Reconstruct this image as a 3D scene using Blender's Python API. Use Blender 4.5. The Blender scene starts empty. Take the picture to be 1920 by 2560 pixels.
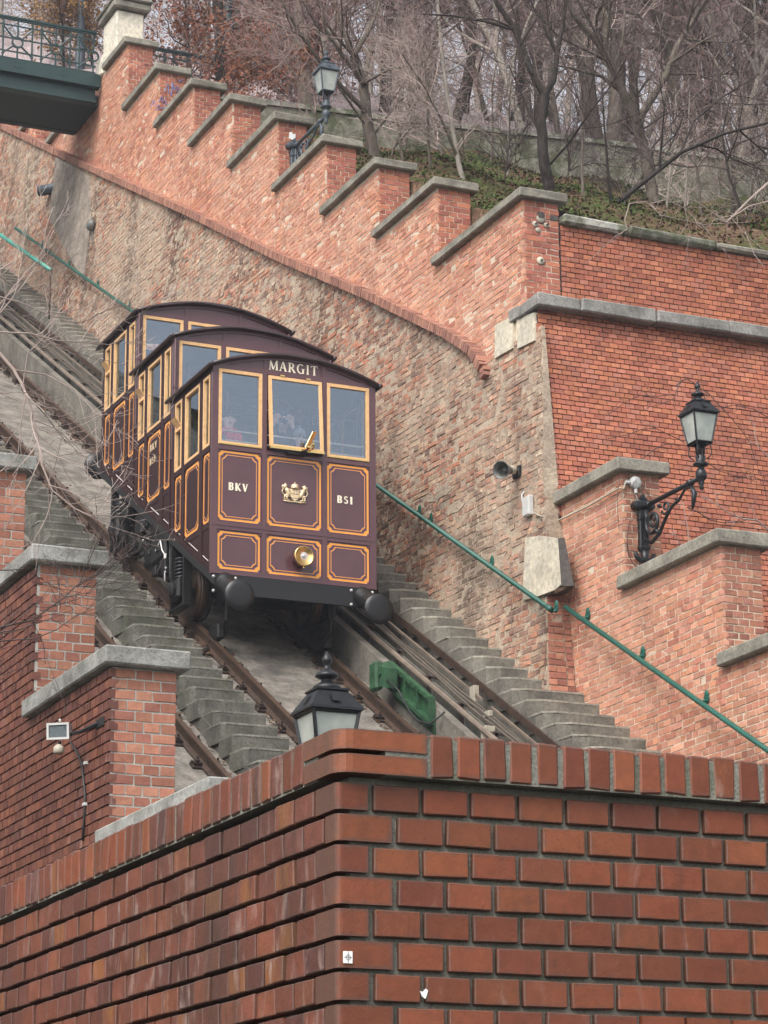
import bpy, math, random
import numpy as np
from mathutils import Vector, Matrix
R = math.radians
rng = np.random.default_rng(7)
random.seed(11)
scene = bpy.context.scene
C = scene.collection

# ------------------------------------------------------------------ camera
F, PITCH, ROLL, AZ = 6650.0, 0.2813, -0.0070, 0.4200
cp, sp = math.cos(PITCH), math.sin(PITCH)
VIEW = np.array([math.sin(AZ)*cp, math.cos(AZ)*cp, sp])
_r0 = np.array([math.cos(AZ), -math.sin(AZ), 0.0]); _u0 = np.cross(_r0, VIEW)
RIGHT = math.cos(ROLL)*_r0 + math.sin(ROLL)*_u0
UP = -math.sin(ROLL)*_r0 + math.cos(ROLL)*_u0
cam = bpy.data.cameras.new('camera'); camo = bpy.data.objects.new('camera', cam); C.objects.link(camo)
M = Matrix.Identity(4)
for i in range(3):
    M[i][0], M[i][1], M[i][2] = RIGHT[i], UP[i], -VIEW[i]
camo.matrix_world = M
cam.sensor_fit = 'VERTICAL'; cam.sensor_height = 36.0; cam.sensor_width = 27.0
cam.lens = F/2560*36; cam.clip_start = 0.1; cam.clip_end = 5000
scene.camera = camo

# ------------------------------------------------------------------ world, sun, exposure
SUN_EL, SUN_AZ = R(50), R(232)          # azimuth clockwise from +Y
world = bpy.data.worlds.new('World'); scene.world = world; world.use_nodes = True
wn = world.node_tree; wn.nodes.clear()
sky = wn.nodes.new('ShaderNodeTexSky'); sky.sky_type = 'NISHITA'; sky.sun_disc = False
sky.sun_elevation = SUN_EL; sky.sun_rotation = SUN_AZ
sky.air_density = 1.0; sky.dust_density = 4.0; sky.ozone_density = 1.0
hs = wn.nodes.new('ShaderNodeHueSaturation'); hs.inputs['Saturation'].default_value = 0.30
bg = wn.nodes.new('ShaderNodeBackground'); bg.inputs['Strength'].default_value = 0.15
wo = wn.nodes.new('ShaderNodeOutputWorld')
wn.links.new(sky.outputs[0], hs.inputs['Color']); wn.links.new(hs.outputs[0], bg.inputs[0]); wn.links.new(bg.outputs[0], wo.inputs[0])
sl = bpy.data.lights.new('sun', 'SUN'); sl.energy = 1.5; sl.angle = R(35); sl.color = (1.0, 0.96, 0.9)
so = bpy.data.objects.new('sun', sl); C.objects.link(so)
sd = Vector((math.sin(SUN_AZ)*math.cos(SUN_EL), math.cos(SUN_AZ)*math.cos(SUN_EL), math.sin(SUN_EL)))
so.rotation_euler = sd.to_track_quat('Z', 'Y').to_euler(); so.location = (0, 0, 90)
vs = scene.view_settings; vs.view_transform = 'Standard'; vs.look = 'None'; vs.exposure = 0.98; vs.gamma = 1.0; vs.use_curve_mapping = False
scene.display_settings.display_device = 'sRGB'
cy = scene.cycles
cy.use_denoising = True
cy.max_bounces = 6; cy.diffuse_bounces = 3; cy.glossy_bounces = 3; cy.transmission_bounces = 4; cy.transparent_max_bounces = 12; cy.volume_bounces = 0
cy.use_fast_gi = False
cy.sample_clamp_indirect = 6

# ------------------------------------------------------------------ geometry of the place
T = 0.5775                                # gradient of the railway
def zr(Y): return T*Y - 9.775             # rail top
def ray(px, py): return VIEW + RIGHT*((px-960)/F) + UP*((1280-py)/F)
def at(px, py, Y):
    r = ray(px, py); return r*(Y/r[1])
def atX(px, py, X):
    r = ray(px, py); return r*(X/r[0])
def project(P):
    P = np.asarray(P, float); w = P @ VIEW
    return 960 + F*(P @ RIGHT)/w, 1280 - F*(P @ UP)/w, w

# ------------------------------------------------------------------ object helpers
W = {}
def thing(name, label, cat, loc=(0, 0, 0), group=None):
    o = bpy.data.objects.new(name, None); C.objects.link(o)
    o.location = loc; o.empty_display_size = 0.2
    W[o] = np.array(loc, float)
    o['label'] = label; o['category'] = cat
    if group: o['group'] = group
    return o
def tag(o, label=None, cat=None, group=None, kind=None):
    if label: o['label'] = label
    if cat: o['category'] = cat
    if group: o['group'] = group
    if kind: o['kind'] = kind
    return o
class MB:
    def __init__(s): s.v = []; s.f = []
    def add(s, vs, fs):
        b = len(s.v); s.v.extend([tuple(map(float, p)) for p in vs]); s.f.extend([tuple(b+i for i in f) for f in fs]); return s
    def box(s, x0, x1, y0, y1, z0, z1):
        return s.hexa([(x0,y0,z0),(x1,y0,z0),(x1,y1,z0),(x0,y1,z0),(x0,y0,z1),(x1,y0,z1),(x1,y1,z1),(x0,y1,z1)])
    def hexa(s, p):
        return s.add(p, [(0,3,2,1),(4,5,6,7),(0,1,5,4),(1,2,6,5),(2,3,7,6),(3,0,4,7)])
    def obox(s, c, ax, ay, az):           # oriented box from half axes
        c, ax, ay, az = map(np.asarray, (c, ax, ay, az))
        return s.hexa([c-ax-ay-az, c+ax-ay-az, c+ax+ay-az, c-ax+ay-az, c-ax-ay+az, c+ax-ay+az, c+ax+ay+az, c-ax+ay+az])
    def bbox(s, x0, x1, y0, y1, z0, z1, b=0.01, jit=0.0):   # bevelled box
        vs, fs = chamfer(x1-x0, y1-y0, z1-z0, b, jit); c = ((x0+x1)/2, (y0+y1)/2, (z0+z1)/2)
        return s.add([(p[0]+c[0], p[1]+c[1], p[2]+c[2]) for p in vs], fs)
    def prism(s, poly, vec, o=(0,0,0)):   # poly of 3-D points extruded by vec
        n = len(poly); vec = np.asarray(vec, float); o = np.asarray(o, float)
        a = [np.asarray(p, float)+o for p in poly]; b = [p+vec for p in a]
        fs = [tuple(range(n-1, -1, -1)), tuple(range(n, 2*n))] + [(i, (i+1) % n, n+(i+1) % n, n+i) for i in range(n)]
        return s.add(a+b, fs)
    def tube(s, pts, rad, n=6, cap=True):
        pts = [np.asarray(p, float) for p in pts]; m = len(pts)
        if not hasattr(rad, '__len__'): rad = [rad]*m
        t0 = pts[1]-pts[0]; t0 = t0/(np.linalg.norm(t0)+1e-9)
        ref = np.array([0, 0, 1.0]) if abs(t0[2]) < 0.9 else np.array([1.0, 0, 0])
        a = np.cross(t0, ref); a /= np.linalg.norm(a)
        vs = []
        for i in range(m):
            t = pts[min(i+1, m-1)]-pts[max(i-1, 0)]; t = t/(np.linalg.norm(t)+1e-9)
            a = a - t*(a@t); a /= (np.linalg.norm(a)+1e-9); b = np.cross(t, a)
            for k in range(n):
                q = 2*math.pi*k/n; vs.append(pts[i]+(a*math.cos(q)+b*math.sin(q))*rad[i])
        fs = [(i*n+k, i*n+(k+1) % n, (i+1)*n+(k+1) % n, (i+1)*n+k) for i in range(m-1) for k in range(n)]
        if cap: fs += [tuple(range(n-1, -1, -1)), tuple((m-1)*n+k for k in range(n))]
        return s.add(vs, fs)
    def lathe(s, prof, o=(0,0,0), axis=(0,0,1), n=12, phase=0.0):   # prof: (r, h)
        ax = np.asarray(axis, float); ax /= np.linalg.norm(ax)
        ref = np.array([1.0, 0, 0]) if abs(ax[0]) < 0.9 else np.array([0, 1.0, 0])
        a = ref-ax*(ref@ax); a /= np.linalg.norm(a); b = np.cross(ax, a); o = np.asarray(o, float)
        vs = [o+ax*h+(a*math.cos(phase+2*math.pi*k/n)+b*math.sin(phase+2*math.pi*k/n))*max(r, 1e-4) for r, h in prof for k in range(n)]
        m = len(prof)
        fs = [(i*n+k, i*n+(k+1) % n, (i+1)*n+(k+1) % n, (i+1)*n+k) for i in range(m-1) for k in range(n)]
        fs += [tuple(range(n-1, -1, -1)), tuple((m-1)*n+k for k in range(n))]
        return s.add(vs, fs)
    def ring(s, outer, inner, vec):       # flat ring between two loops, extruded
        n = len(outer); vec = np.asarray(vec, float)
        o = [np.asarray(p, float) for p in outer]; i_ = [np.asarray(p, float) for p in inner]
        vs = o + i_ + [p+vec for p in o] + [p+vec for p in i_]
        fs = []
        for k in range(n):
            j = (k+1) % n
            fs += [(k, j, n+j, n+k), (2*n+k, 3*n+k, 3*n+j, 2*n+j), (k, 2*n+k, 2*n+j, j), (n+k, n+j, 3*n+j, 3*n+k)]
        return s.add(vs, fs)
    def build(s, name, mat, parent=None, smooth=False, label=None, kind=None):
        v = np.array(s.v); lo, hi = v.min(0), v.max(0); c = (lo+hi)/2
        me = bpy.data.meshes.new(name); me.from_pydata([tuple(p) for p in v-c], [], s.f)
        me.materials.append(mat)
        if smooth: me.polygons.foreach_set('use_smooth', [True]*len(me.polygons))
        o = bpy.data.objects.new(name, me); C.objects.link(o)
        W[o] = c
        if parent is not None:
            o.parent = parent; o.location = c-W[parent]
        else: o.location = c
        if label: o['label'] = label
        if kind: o['kind'] = kind
        return o
def children(o): return [c for c in bpy.data.objects if c.parent is o]
def copy_tree(o, parent=None):
    kids = list(o.children)
    c = o.copy(); C.objects.link(c)
    if parent is not None:
        c.parent = parent
    for k in kids: copy_tree(k, c)
    return c
def solo(name, label, cat, mb, mat, group=None, smooth=False):
    return tag(mb.build(name, mat, None, smooth), label, cat, group)
def struct(name, mb, mat, smooth=False):
    o = mb.build(name, mat, None, smooth); o['kind'] = 'structure'; return o

def chamfer(lx, ly, lz, b, jit=0.0):
    hx, hy, hz = lx/2, ly/2, lz/2; vs = []; idx = {}
    for sx in (-1, 1):
        for sy in (-1, 1):
            for sz in (-1, 1):
                jx, jy, jz = (random.uniform(-jit, jit) for _ in range(3))
                for k, d in enumerate(((0, 1, 1), (1, 0, 1), (1, 1, 0))):
                    idx[(sx, sy, sz, k)] = len(vs)
                    vs.append((sx*(hx-b*d[0])+jx, sy*(hy-b*d[1])+jy, sz*(hz-b*d[2])+jz))
    I = lambda sx, sy, sz, k: idx[(sx, sy, sz, k)]
    fs = []
    for s_ in (-1, 1):
        q = [I(s_,-1,-1,0), I(s_,1,-1,0), I(s_,1,1,0), I(s_,-1,1,0)]; fs.append(tuple(q if s_ > 0 else q[::-1]))
        q = [I(-1,s_,-1,1), I(-1,s_,1,1), I(1,s_,1,1), I(1,s_,-1,1)]; fs.append(tuple(q if s_ > 0 else q[::-1]))
        q = [I(-1,-1,s_,2), I(1,-1,s_,2), I(1,1,s_,2), I(-1,1,s_,2)]; fs.append(tuple(q if s_ > 0 else q[::-1]))
    for a in (-1, 1):
        for c in (-1, 1):
            q = [I(a,c,-1,0), I(a,c,-1,1), I(a,c,1,1), I(a,c,1,0)]; fs.append(tuple(q if a*c < 0 else q[::-1]))
            q = [I(a,-1,c,0), I(a,-1,c,2), I(a,1,c,2), I(a,1,c,0)]; fs.append(tuple(q if a*c > 0 else q[::-1]))
            q = [I(-1,a,c,1), I(-1,a,c,2), I(1,a,c,2), I(1,a,c,1)]; fs.append(tuple(q if a*c < 0 else q[::-1]))
            for d in (-1, 1):
                q = [I(a,c,d,0), I(a,c,d,1), I(a,c,d,2)]; fs.append(tuple(q if a*c*d > 0 else q[::-1]))
    return vs, fs

# ------------------------------------------------------------------ materials
def lin(c):
    return tuple(((x/255)/12.92 if x/255 <= 0.04045 else ((x/255+0.055)/1.055)**2.4) for x in c)
class NT:
    def __init__(s, name):
        s.m = bpy.data.materials.new(name); s.m.use_nodes = True; s.t = s.m.node_tree
        s.b = s.t.nodes['Principled BSDF']; s.out = s.t.nodes['Material Output']
    def n(s, typ, **kw):
        nd = s.t.nodes.new(typ)
        for k, v in kw.items(): setattr(nd, k, v)
        return nd
    def l(s, a, b): s.t.links.new(a, b)
    def math(s, op, a, b=None, clamp=False):
        nd = s.n('ShaderNodeMath', operation=op, use_clamp=clamp)
        for i, x in enumerate((a, b)):
            if x is None: continue
            if isinstance(x, (int, float)): nd.inputs[i].default_value = x
            else: s.l(x, nd.inputs[i])
        return nd.outputs[0]
    def pos(s):
        if not hasattr(s, '_p'): s._p = s.n('ShaderNodeNewGeometry').outputs['Position']
        return s._p
    def scaled(s, sc, off=None, src=None):
        m = s.n('ShaderNodeVectorMath', operation='MULTIPLY'); s.l(src or s.pos(), m.inputs[0]); m.inputs[1].default_value = sc
        if off is None: return m.outputs[0]
        a = s.n('ShaderNodeVectorMath', operation='ADD'); s.l(m.outputs[0], a.inputs[0]); s.l(off, a.inputs[1]); return a.outputs[0]
    def noise(s, vec, scale, detail=3, rough=0.55, dist=0.0):
        nd = s.n('ShaderNodeTexNoise'); nd.inputs['Scale'].default_value = scale; nd.inputs['Detail'].default_value = detail
        nd.inputs['Roughness'].default_value = rough; nd.inputs['Distortion'].default_value = dist
        s.l(vec, nd.inputs['Vector']); return nd.outputs['Fac']
    def ramp(s, fac, stops, interp='LINEAR'):
        nd = s.n('ShaderNodeValToRGB'); nd.color_ramp.interpolation = interp; e = nd.color_ramp.elements
        while len(e) > 1: e.remove(e[0])
        e[0].position = stops[0][0]; e[0].color = (*stops[0][1], 1) if len(stops[0][1]) == 3 else stops[0][1]
        for p, c in stops[1:]:
            q = e.new(p); q.color = (*c, 1)
        s.l(fac, nd.inputs[0]); return nd.outputs['Color']
    def step(s, fac, a, b):               # smooth 0..1 between a and b
        nd = s.n('ShaderNodeMapRange', interpolation_type='SMOOTHSTEP'); s.l(fac, nd.inputs[0])
        nd.inputs[1].default_value = a; nd.inputs[2].default_value = b; return nd.outputs[0]
    def mix(s, fac, a, b, mode='MIX'):
        nd = s.n('ShaderNodeMix', data_type='RGBA', blend_type=mode)
        for sock, x in ((nd.inputs['Factor'], fac), (nd.inputs['A'], a), (nd.inputs['B'], b)):
            if isinstance(x, (int, float)): sock.default_value = x
            elif isinstance(x, tuple): sock.default_value = (*x, 1)
            else: s.l(x, sock)
        return nd.outputs['Result']
    def val(s, col, fac_lo, fac_hi, fac): # multiply colour by lo..hi
        m = s.n('ShaderNodeMapRange'); s.l(fac, m.inputs[0]); m.inputs[1].default_value = 0.25; m.inputs[2].default_value = 0.75
        m.inputs[3].default_value = fac_lo; m.inputs[4].default_value = fac_hi
        v = s.n('ShaderNodeVectorMath', operation='SCALE'); s.l(col, v.inputs[0]); s.l(m.outputs[0], v.inputs['Scale']); return v.outputs[0]
    def bump(s, h, dist=0.005, strength=0.6):
        nd = s.n('ShaderNodeBump'); nd.inputs['Distance'].default_value = dist; nd.inputs['Strength'].default_value = strength
        s.l(h, nd.inputs['Height']); s.l(nd.outputs[0], s.b.inputs['Normal'])
    def tint(s):
        a = s.n('ShaderNodeAttribute', attribute_name='tint'); o = s.n('ShaderNodeObjectInfo')
        return s.math('FRACT', s.math('ADD', a.outputs['Fac'], o.outputs['Random']))
    def tvec(s, t, k=57.0):
        c = s.n('ShaderNodeCombineXYZ'); m = s.math('MULTIPLY', t, k)
        for i in range(3): s.l(m, c.inputs[i])
        return c.outputs[0]
    def done(s, col=None, rough=0.7, metal=0.0, spec=None):
        if col is not None:
            if isinstance(col, tuple): s.b.inputs['Base Color'].default_value = (*col, 1)
            else: s.l(col, s.b.inputs['Base Color'])
        if isinstance(rough, (int, float)): s.b.inputs['Roughness'].default_value = rough
        else: s.l(rough, s.b.inputs['Roughness'])
        s.b.inputs['Metallic'].default_value = metal
        if spec is not None: s.b.inputs['Specular IOR Level'].default_value = spec
        return s.m
def plain(name, col, rough=0.6, metal=0.0, var=0.15, scale=8.0, bump=0.0, spec=None, bscale=60):
    n = NT(name); f = n.noise(n.pos(), scale, 4)
    rgb = n.n('ShaderNodeRGB'); rgb.outputs[0].default_value = (*col, 1)
    c = n.val(rgb.outputs[0], 1-var, 1+var, f)
    if bump: n.bump(n.noise(n.pos(), bscale, 4), bump)
    return n.done(c, rough, metal, spec)

def brick_mat(name, cols, rough=0.75, dark=(0.03, 0.022, 0.02), dark_amt=0.35, dark_lo=0.5, dark_hi=0.75, eff=0.3, eff_col=(0.55, 0.45, 0.40),
              eff_scale=(14, 14, 3.0), eff_lo=0.56, bump=0.003, stain_scale=0.7, bscale=70, spec=0.3, ochre=0.0, pale=0.0, pale_col=(0.5, 0.4, 0.3), edge=0.0, edge_col=(0.07, 0.05, 0.04)):
    n = NT(name); t = n.tint(); off = n.tvec(t)
    k = 1.0/len(cols)
    c = n.ramp(t, [(i*k, cc) for i, cc in enumerate(cols)], 'CONSTANT')
    t2 = n.math('FRACT', n.math('MULTIPLY', t, 13.7))
    c = n.val(c, 0.86, 1.14, t2)
    c = n.val(c, 0.80, 1.2, n.noise(n.scaled((1, 1, 1), off), 26, 4, 0.65))
    if pale: c = n.mix(n.math('MULTIPLY', n.step(n.noise(n.pos(), stain_scale*0.8, 4, 0.6), 0.42, 0.62), pale), c, pale_col)
    if ochre:
        g = n.math('MULTIPLY', n.step(t2, 0.86, 0.9), ochre)
        c = n.mix(n.math('MULTIPLY', g, n.step(n.noise(n.scaled((20, 20, 5), off), 1.0, 3), 0.4, 0.6)), c, (0.30, 0.13, 0.025))
    st = n.noise(n.scaled((1.5, 1.5, 0.42)), stain_scale, 5, 0.62)
    c = n.mix(n.math('MULTIPLY', n.step(st, dark_lo, dark_hi), dark_amt), c, dark)
    pb = n.noise(n.scaled((22, 22, 2.2), off), 1.0, 3, 0.6)
    c = n.mix(n.math('MULTIPLY', n.step(pb, 0.55, 0.75), dark_amt*0.7), c, dark)
    e1 = n.noise(n.scaled(eff_scale, off), 1.0, 4, 0.65, 0.6)
    reg = n.step(n.noise(n.pos(), 1.3, 3), 0.38, 0.62)
    c = n.mix(n.math('MULTIPLY', n.math('MULTIPLY', n.step(e1, eff_lo, eff_lo+0.17), reg), eff), c, eff_col)
    if edge:
        g = n.n('ShaderNodeTexCoord').outputs['Generated']; sp_ = n.n('ShaderNodeSeparateXYZ'); n.l(g, sp_.inputs[0])
        ex = n.math('MULTIPLY', n.math('MINIMUM', sp_.outputs['X'], n.math('SUBTRACT', 1.0, sp_.outputs['X'])), 1.9)
        ez = n.math('MINIMUM', sp_.outputs['Z'], n.math('SUBTRACT', 1.0, sp_.outputs['Z']))
        dd = n.math('ADD', n.math('MINIMUM', ex, ez), n.math('MULTIPLY', n.math('SUBTRACT', n.noise(n.scaled((1, 1, 1), off), 38, 4, 0.7), 0.5), 0.34))
        c = n.mix(n.math('MULTIPLY', n.math('SUBTRACT', 1.0, n.step(dd, 0.0, 0.16)), edge), c, edge_col)
        pk = n.step(n.noise(n.scaled((1, 1, 1), off), 120, 2, 0.5), 0.68, 0.74); c = n.mix(n.math('MULTIPLY', pk, 0.6), c, dark)
    h = n.noise(n.scaled((1, 1, 1), off), bscale, 5, 0.7)
    n.bump(h, bump, 0.7)
    rr = n.n('ShaderNodeMapRange'); n.l(e1, rr.inputs[0]); rr.inputs[1].default_value = 0.35; rr.inputs[2].default_value = 0.7
    rr.inputs[3].default_value = rough-0.12; rr.inputs[4].default_value = rough+0.15
    return n.done(c, rr.outputs[0], 0, spec)

def stone_mat(name, a, b, dark=(0.04, 0.038, 0.033), speck=40, moss=0.0, dark_amt=0.6, bump=0.006, streak=False, moss_lo=0.5, rough=0.9):
    n = NT(name)
    f = n.noise(n.pos(), 3.0, 5, 0.65)
    c = n.mix(n.step(f, 0.3, 0.7), a, b)
    s1 = n.noise(n.pos(), speck, 3, 0.6)
    c = n.val(c, 0.72, 1.25, s1)
    d = n.noise(n.scaled((1, 1, 0.3)) if streak else n.pos(), 1.6, 6, 0.7)
    c = n.mix(n.math('MULTIPLY', n.step(d, 0.48, 0.72), dark_amt), c, dark)
    s2 = n.noise(n.pos(), speck*1.7, 2, 0.5)
    c = n.mix(n.math('MULTIPLY', n.step(s2, 0.6, 0.68), dark_amt*0.8), c, dark)
    if moss:
        g = n.noise(n.pos(), 2.2, 6, 0.7)
        c = n.mix(n.math('MULTIPLY', n.step(g, moss_lo, moss_lo+0.14), moss), c, (0.045, 0.055, 0.018))
    n.bump(s1, bump, 0.8)
    return n.done(c, rough, 0, 0.25)

m_mortar = stone_mat('mortar_grey', (0.40, 0.385, 0.34), (0.30, 0.285, 0.255), speck=90, dark_amt=0.35, bump=0.004)
m_mortar_fg = stone_mat('mortar_foreground', (0.23, 0.225, 0.19), (0.13, 0.13, 0.108), speck=120, moss=0.35, dark_amt=0.6, bump=0.005)
m_mortar_dark = stone_mat('mortar_dark', (0.07, 0.06, 0.052), (0.035, 0.03, 0.027), speck=60, dark_amt=0.5)
m_mortar_warm = stone_mat('mortar_warm', (0.62, 0.51, 0.39), (0.48, 0.39, 0.30), speck=60, dark_amt=0.25)
m_mortar_old = stone_mat('mortar_old', (0.40, 0.32, 0.24), (0.28, 0.222, 0.168), speck=22, dark_amt=0.4, bump=0.02)
m_brick_fg = brick_mat('brick_foreground', [(0.161, 0.044, 0.018), (0.141, 0.04, 0.017), (0.181, 0.053, 0.02), (0.152, 0.039, 0.016), (0.132, 0.034, 0.016), (0.169, 0.047, 0.02)], rough=0.5, eff=0.3, eff_lo=0.6, dark_amt=0.3, bump=0.0022, bscale=90, spec=0.4, eff_scale=(9, 9, 4), edge=0.6)
m_brick_fgl = brick_mat('brick_foreground_side', [(0.156, 0.044, 0.024), (0.133, 0.039, 0.023), (0.175, 0.053, 0.026), (0.115, 0.034, 0.022), (0.161, 0.046, 0.026), (0.138, 0.041, 0.025), (0.097, 0.031, 0.024)], rough=0.45, eff=0.6, eff_lo=0.53, eff_col=(0.34, 0.25, 0.21), dark_amt=0.8, ochre=0.4, bump=0.003, bscale=70, spec=0.45, eff_scale=(15, 15, 6), edge=0.45)
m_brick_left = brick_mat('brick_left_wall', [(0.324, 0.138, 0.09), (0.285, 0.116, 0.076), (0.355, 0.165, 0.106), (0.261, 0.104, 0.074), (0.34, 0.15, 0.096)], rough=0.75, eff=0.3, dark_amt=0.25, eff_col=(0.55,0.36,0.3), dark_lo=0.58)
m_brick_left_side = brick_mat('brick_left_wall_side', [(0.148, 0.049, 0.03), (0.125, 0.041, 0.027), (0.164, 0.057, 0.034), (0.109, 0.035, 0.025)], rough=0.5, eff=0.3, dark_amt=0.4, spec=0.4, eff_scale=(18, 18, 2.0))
m_brick_pink = brick_mat('brick_right_pink', [(0.471, 0.219, 0.139), (0.425, 0.182, 0.117), (0.51, 0.26, 0.171), (0.398, 0.156, 0.103), (0.489, 0.219, 0.127), (0.445, 0.208, 0.147)], eff=0.45, eff_col=(0.62,0.44,0.34), dark_amt=0.34, dark_lo=0.50, pale=0.40, pale_col=(0.52, 0.29, 0.20))
m_brick_front = brick_mat('brick_merlon_front', [(0.343, 0.117, 0.078), (0.309, 0.103, 0.073), (0.37, 0.135, 0.087), (0.283, 0.094, 0.068), (0.395, 0.144, 0.084)], eff=0.3, eff_col=(0.55,0.35,0.3), dark_amt=0.3)
m_brick_c = brick_mat('brick_end_wall', [(0.367, 0.124, 0.074), (0.332, 0.109, 0.066), (0.4, 0.15, 0.085), (0.299, 0.101, 0.065), (0.382, 0.136, 0.071), (0.35, 0.135, 0.09)], eff=0.3, eff_col=(0.55,0.32,0.26), dark_amt=0.25, rough=0.7)
m_brick_old = brick_mat('brick_old_wall', [(0.358, 0.156, 0.102), (0.305, 0.156, 0.109), (0.384, 0.235, 0.155), (0.219, 0.126, 0.096), (0.391, 0.176, 0.112), (0.272, 0.133, 0.093), (0.398, 0.268, 0.185), (0.193, 0.117, 0.093), (0.345, 0.189, 0.129), (0.252, 0.13, 0.096), (0.384, 0.156, 0.096), (0.272, 0.166, 0.126)], rough=0.9, eff=0.7, eff_col=(0.58, 0.48, 0.36), eff_lo=0.50, dark_amt=0.72, dark_lo=0.46, dark_hi=0.66, bump=0.02, bscale=30, stain_scale=0.42, spec=0.15, eff_scale=(6, 6, 5), pale=0.62, pale_col=(0.41, 0.325, 0.245))
m_brick_band = brick_mat('brick_band', [(0.305, 0.147, 0.103), (0.278, 0.131, 0.094), (0.326, 0.165, 0.114), (0.263, 0.127, 0.097)], eff=0.3, dark_amt=0.3)
m_coping = stone_mat('coping_concrete', (0.28, 0.262, 0.215), (0.17, 0.158, 0.13), speck=26, moss=0.30, dark_amt=0.5, moss_lo=0.55)
m_coping_left = stone_mat('coping_left_concrete', (0.36, 0.36, 0.335), (0.20, 0.20, 0.18), speck=36, moss=0.25, dark_amt=0.6, moss_lo=0.58)
m_coping_moss = stone_mat('coping_mossy', (0.36, 0.35, 0.31), (0.22, 0.215, 0.18), speck=22, moss=0.75, dark_amt=0.6, moss_lo=0.44)
m_string = stone_mat('string_course_stone', (0.29, 0.28, 0.255), (0.165, 0.16, 0.148), speck=30, dark_amt=0.6)
m_concrete_slab = stone_mat('track_slab', (0.24, 0.215, 0.185), (0.10, 0.09, 0.078), speck=18, dark_amt=0.6, bump=0.01)
m_stair = stone_mat('stair_concrete', (0.19, 0.174, 0.145), (0.11, 0.10, 0.085), speck=26, dark_amt=0.5, streak=True)
m_stair_c = stone_mat('center_stair_concrete', (0.135, 0.13, 0.11), (0.07, 0.068, 0.057), speck=26, dark_amt=0.6, moss=0.25, streak=True)
m_nosing = stone_mat('stair_nosing', (0.33, 0.305, 0.25), (0.20, 0.185, 0.155), speck=26, dark_amt=0.5)
m_nosing_c = stone_mat('middle_stair_nosing', (0.235, 0.23, 0.195), (0.12, 0.117, 0.098), speck=26, dark_amt=0.6, moss=0.3)
m_retain = stone_mat('retaining_concrete', (0.24, 0.23, 0.18), (0.13, 0.128, 0.10), speck=10, moss=0.75, dark_amt=0.65, streak=True, moss_lo=0.46, bump=0.02)
m_block = stone_mat('pale_block', (0.55, 0.49, 0.38), (0.40, 0.37, 0.30), speck=14, dark_amt=0.35)
m_block_dark = stone_mat('dark_block', (0.10, 0.09, 0.085), (0.07, 0.065, 0.06), speck=20, dark_amt=0.3)
m_plaster_grey = stone_mat('grey_render', (0.31, 0.26, 0.215), (0.19, 0.16, 0.135), speck=9, dark_amt=0.55, streak=True, bump=0.02)
m_pedestal = stone_mat('cream_pedestal', (0.68, 0.62, 0.50), (0.54, 0.50, 0.42), speck=16, dark_amt=0.25)
m_rail = plain('rail_rust', (0.050, 0.028, 0.018), 0.6, 0.2, 0.5, 12, 0.002)
m_railtop = plain('rail_top', (0.10, 0.062, 0.042), 0.45, 0.5, 0.25, 10)
m_clip = plain('rail_clip', (0.035, 0.022, 0.017), 0.8, 0.2, 0.5, 20)
m_black = plain('black_paint', (0.006, 0.006, 0.007), 0.42, 0.0, 0.3, 20)
m_blackm = plain('black_greasy', (0.006, 0.0055, 0.0055), 0.5, 0.2, 0.5, 20, 0.003)
m_iron = plain('cast_iron', (0.013, 0.014, 0.016), 0.38, 0.3, 0.4, 30, 0.002)
m_iron_grey = plain('cast_iron_weathered', (0.06, 0.075, 0.09), 0.5, 0.1, 0.3, 20)
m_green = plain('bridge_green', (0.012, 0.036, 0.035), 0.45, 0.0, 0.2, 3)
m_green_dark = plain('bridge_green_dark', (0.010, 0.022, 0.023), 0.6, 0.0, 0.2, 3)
m_rail_green = plain('handrail_green', (0.012, 0.085, 0.062), 0.45, 0.0, 0.2, 5)
m_rail_mint = plain('handrail_mint', (0.05, 0.28, 0.22), 0.45, 0.0, 0.2, 5)
m_cab = plain('cabinet_green', (0.012, 0.058, 0.021), 0.65, 0.0, 0.6, 9, 0.003)
m_white = plain('white_plastic', (0.47, 0.47, 0.455), 0.5, 0.0, 0.12, 10)
m_beige = plain('beige_plastic', (0.34, 0.305, 0.24), 0.55, 0.0, 0.15, 10)
m_cable = plain('cable', (0.085, 0.068, 0.052), 0.6, 0.0, 0.3, 10)
m_cable_black = plain('cable_black', (0.012, 0.012, 0.012), 0.5)
m_pipe = plain('pipe', (0.145, 0.112, 0.086), 0.55, 0.0, 0.3, 6)
m_speaker = plain('speaker_grey', (0.11, 0.11, 0.10), 0.5, 0.0, 0.15, 10)
m_maroon_lit = plain('maroon_front_lit', (0.086, 0.035, 0.041), 0.24, 0.0, 0.10, 4, spec=0.6)  # maroon lightened for the sky that the front reflects
m_maroon_shade = plain('maroon_side_shaded', (0.027, 0.009, 0.010), 0.5, 0.0, 0.15, 4, spec=0.2)  # the same maroon, darkened for the side that reflects less sky
m_roof = plain('car_roof', (0.030, 0.017, 0.020), 0.4, 0.0, 0.2, 5)
m_orange = plain('orange_line', (0.72, 0.30, 0.045), 0.35, 0.0, 0.06, 10)
m_violet = plain('violet_line', (0.045, 0.022, 0.10), 0.4, 0.0, 0.06, 10)
m_wood = plain('window_wood', (0.66, 0.40, 0.185), 0.42, 0.0, 0.16, 14)
m_plank = plain('inner_wood', (0.075, 0.055, 0.042), 0.5, 0.0, 0.2, 6)
m_brass = plain('brass', (0.72, 0.50, 0.20), 0.22, 1.0, 0.1, 10)
m_cream = plain('cream_letter', (0.82, 0.74, 0.58), 0.4, 0.0, 0.05, 10)
m_whiteline = plain('white_line', (0.7, 0.66, 0.64), 0.4)
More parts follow.
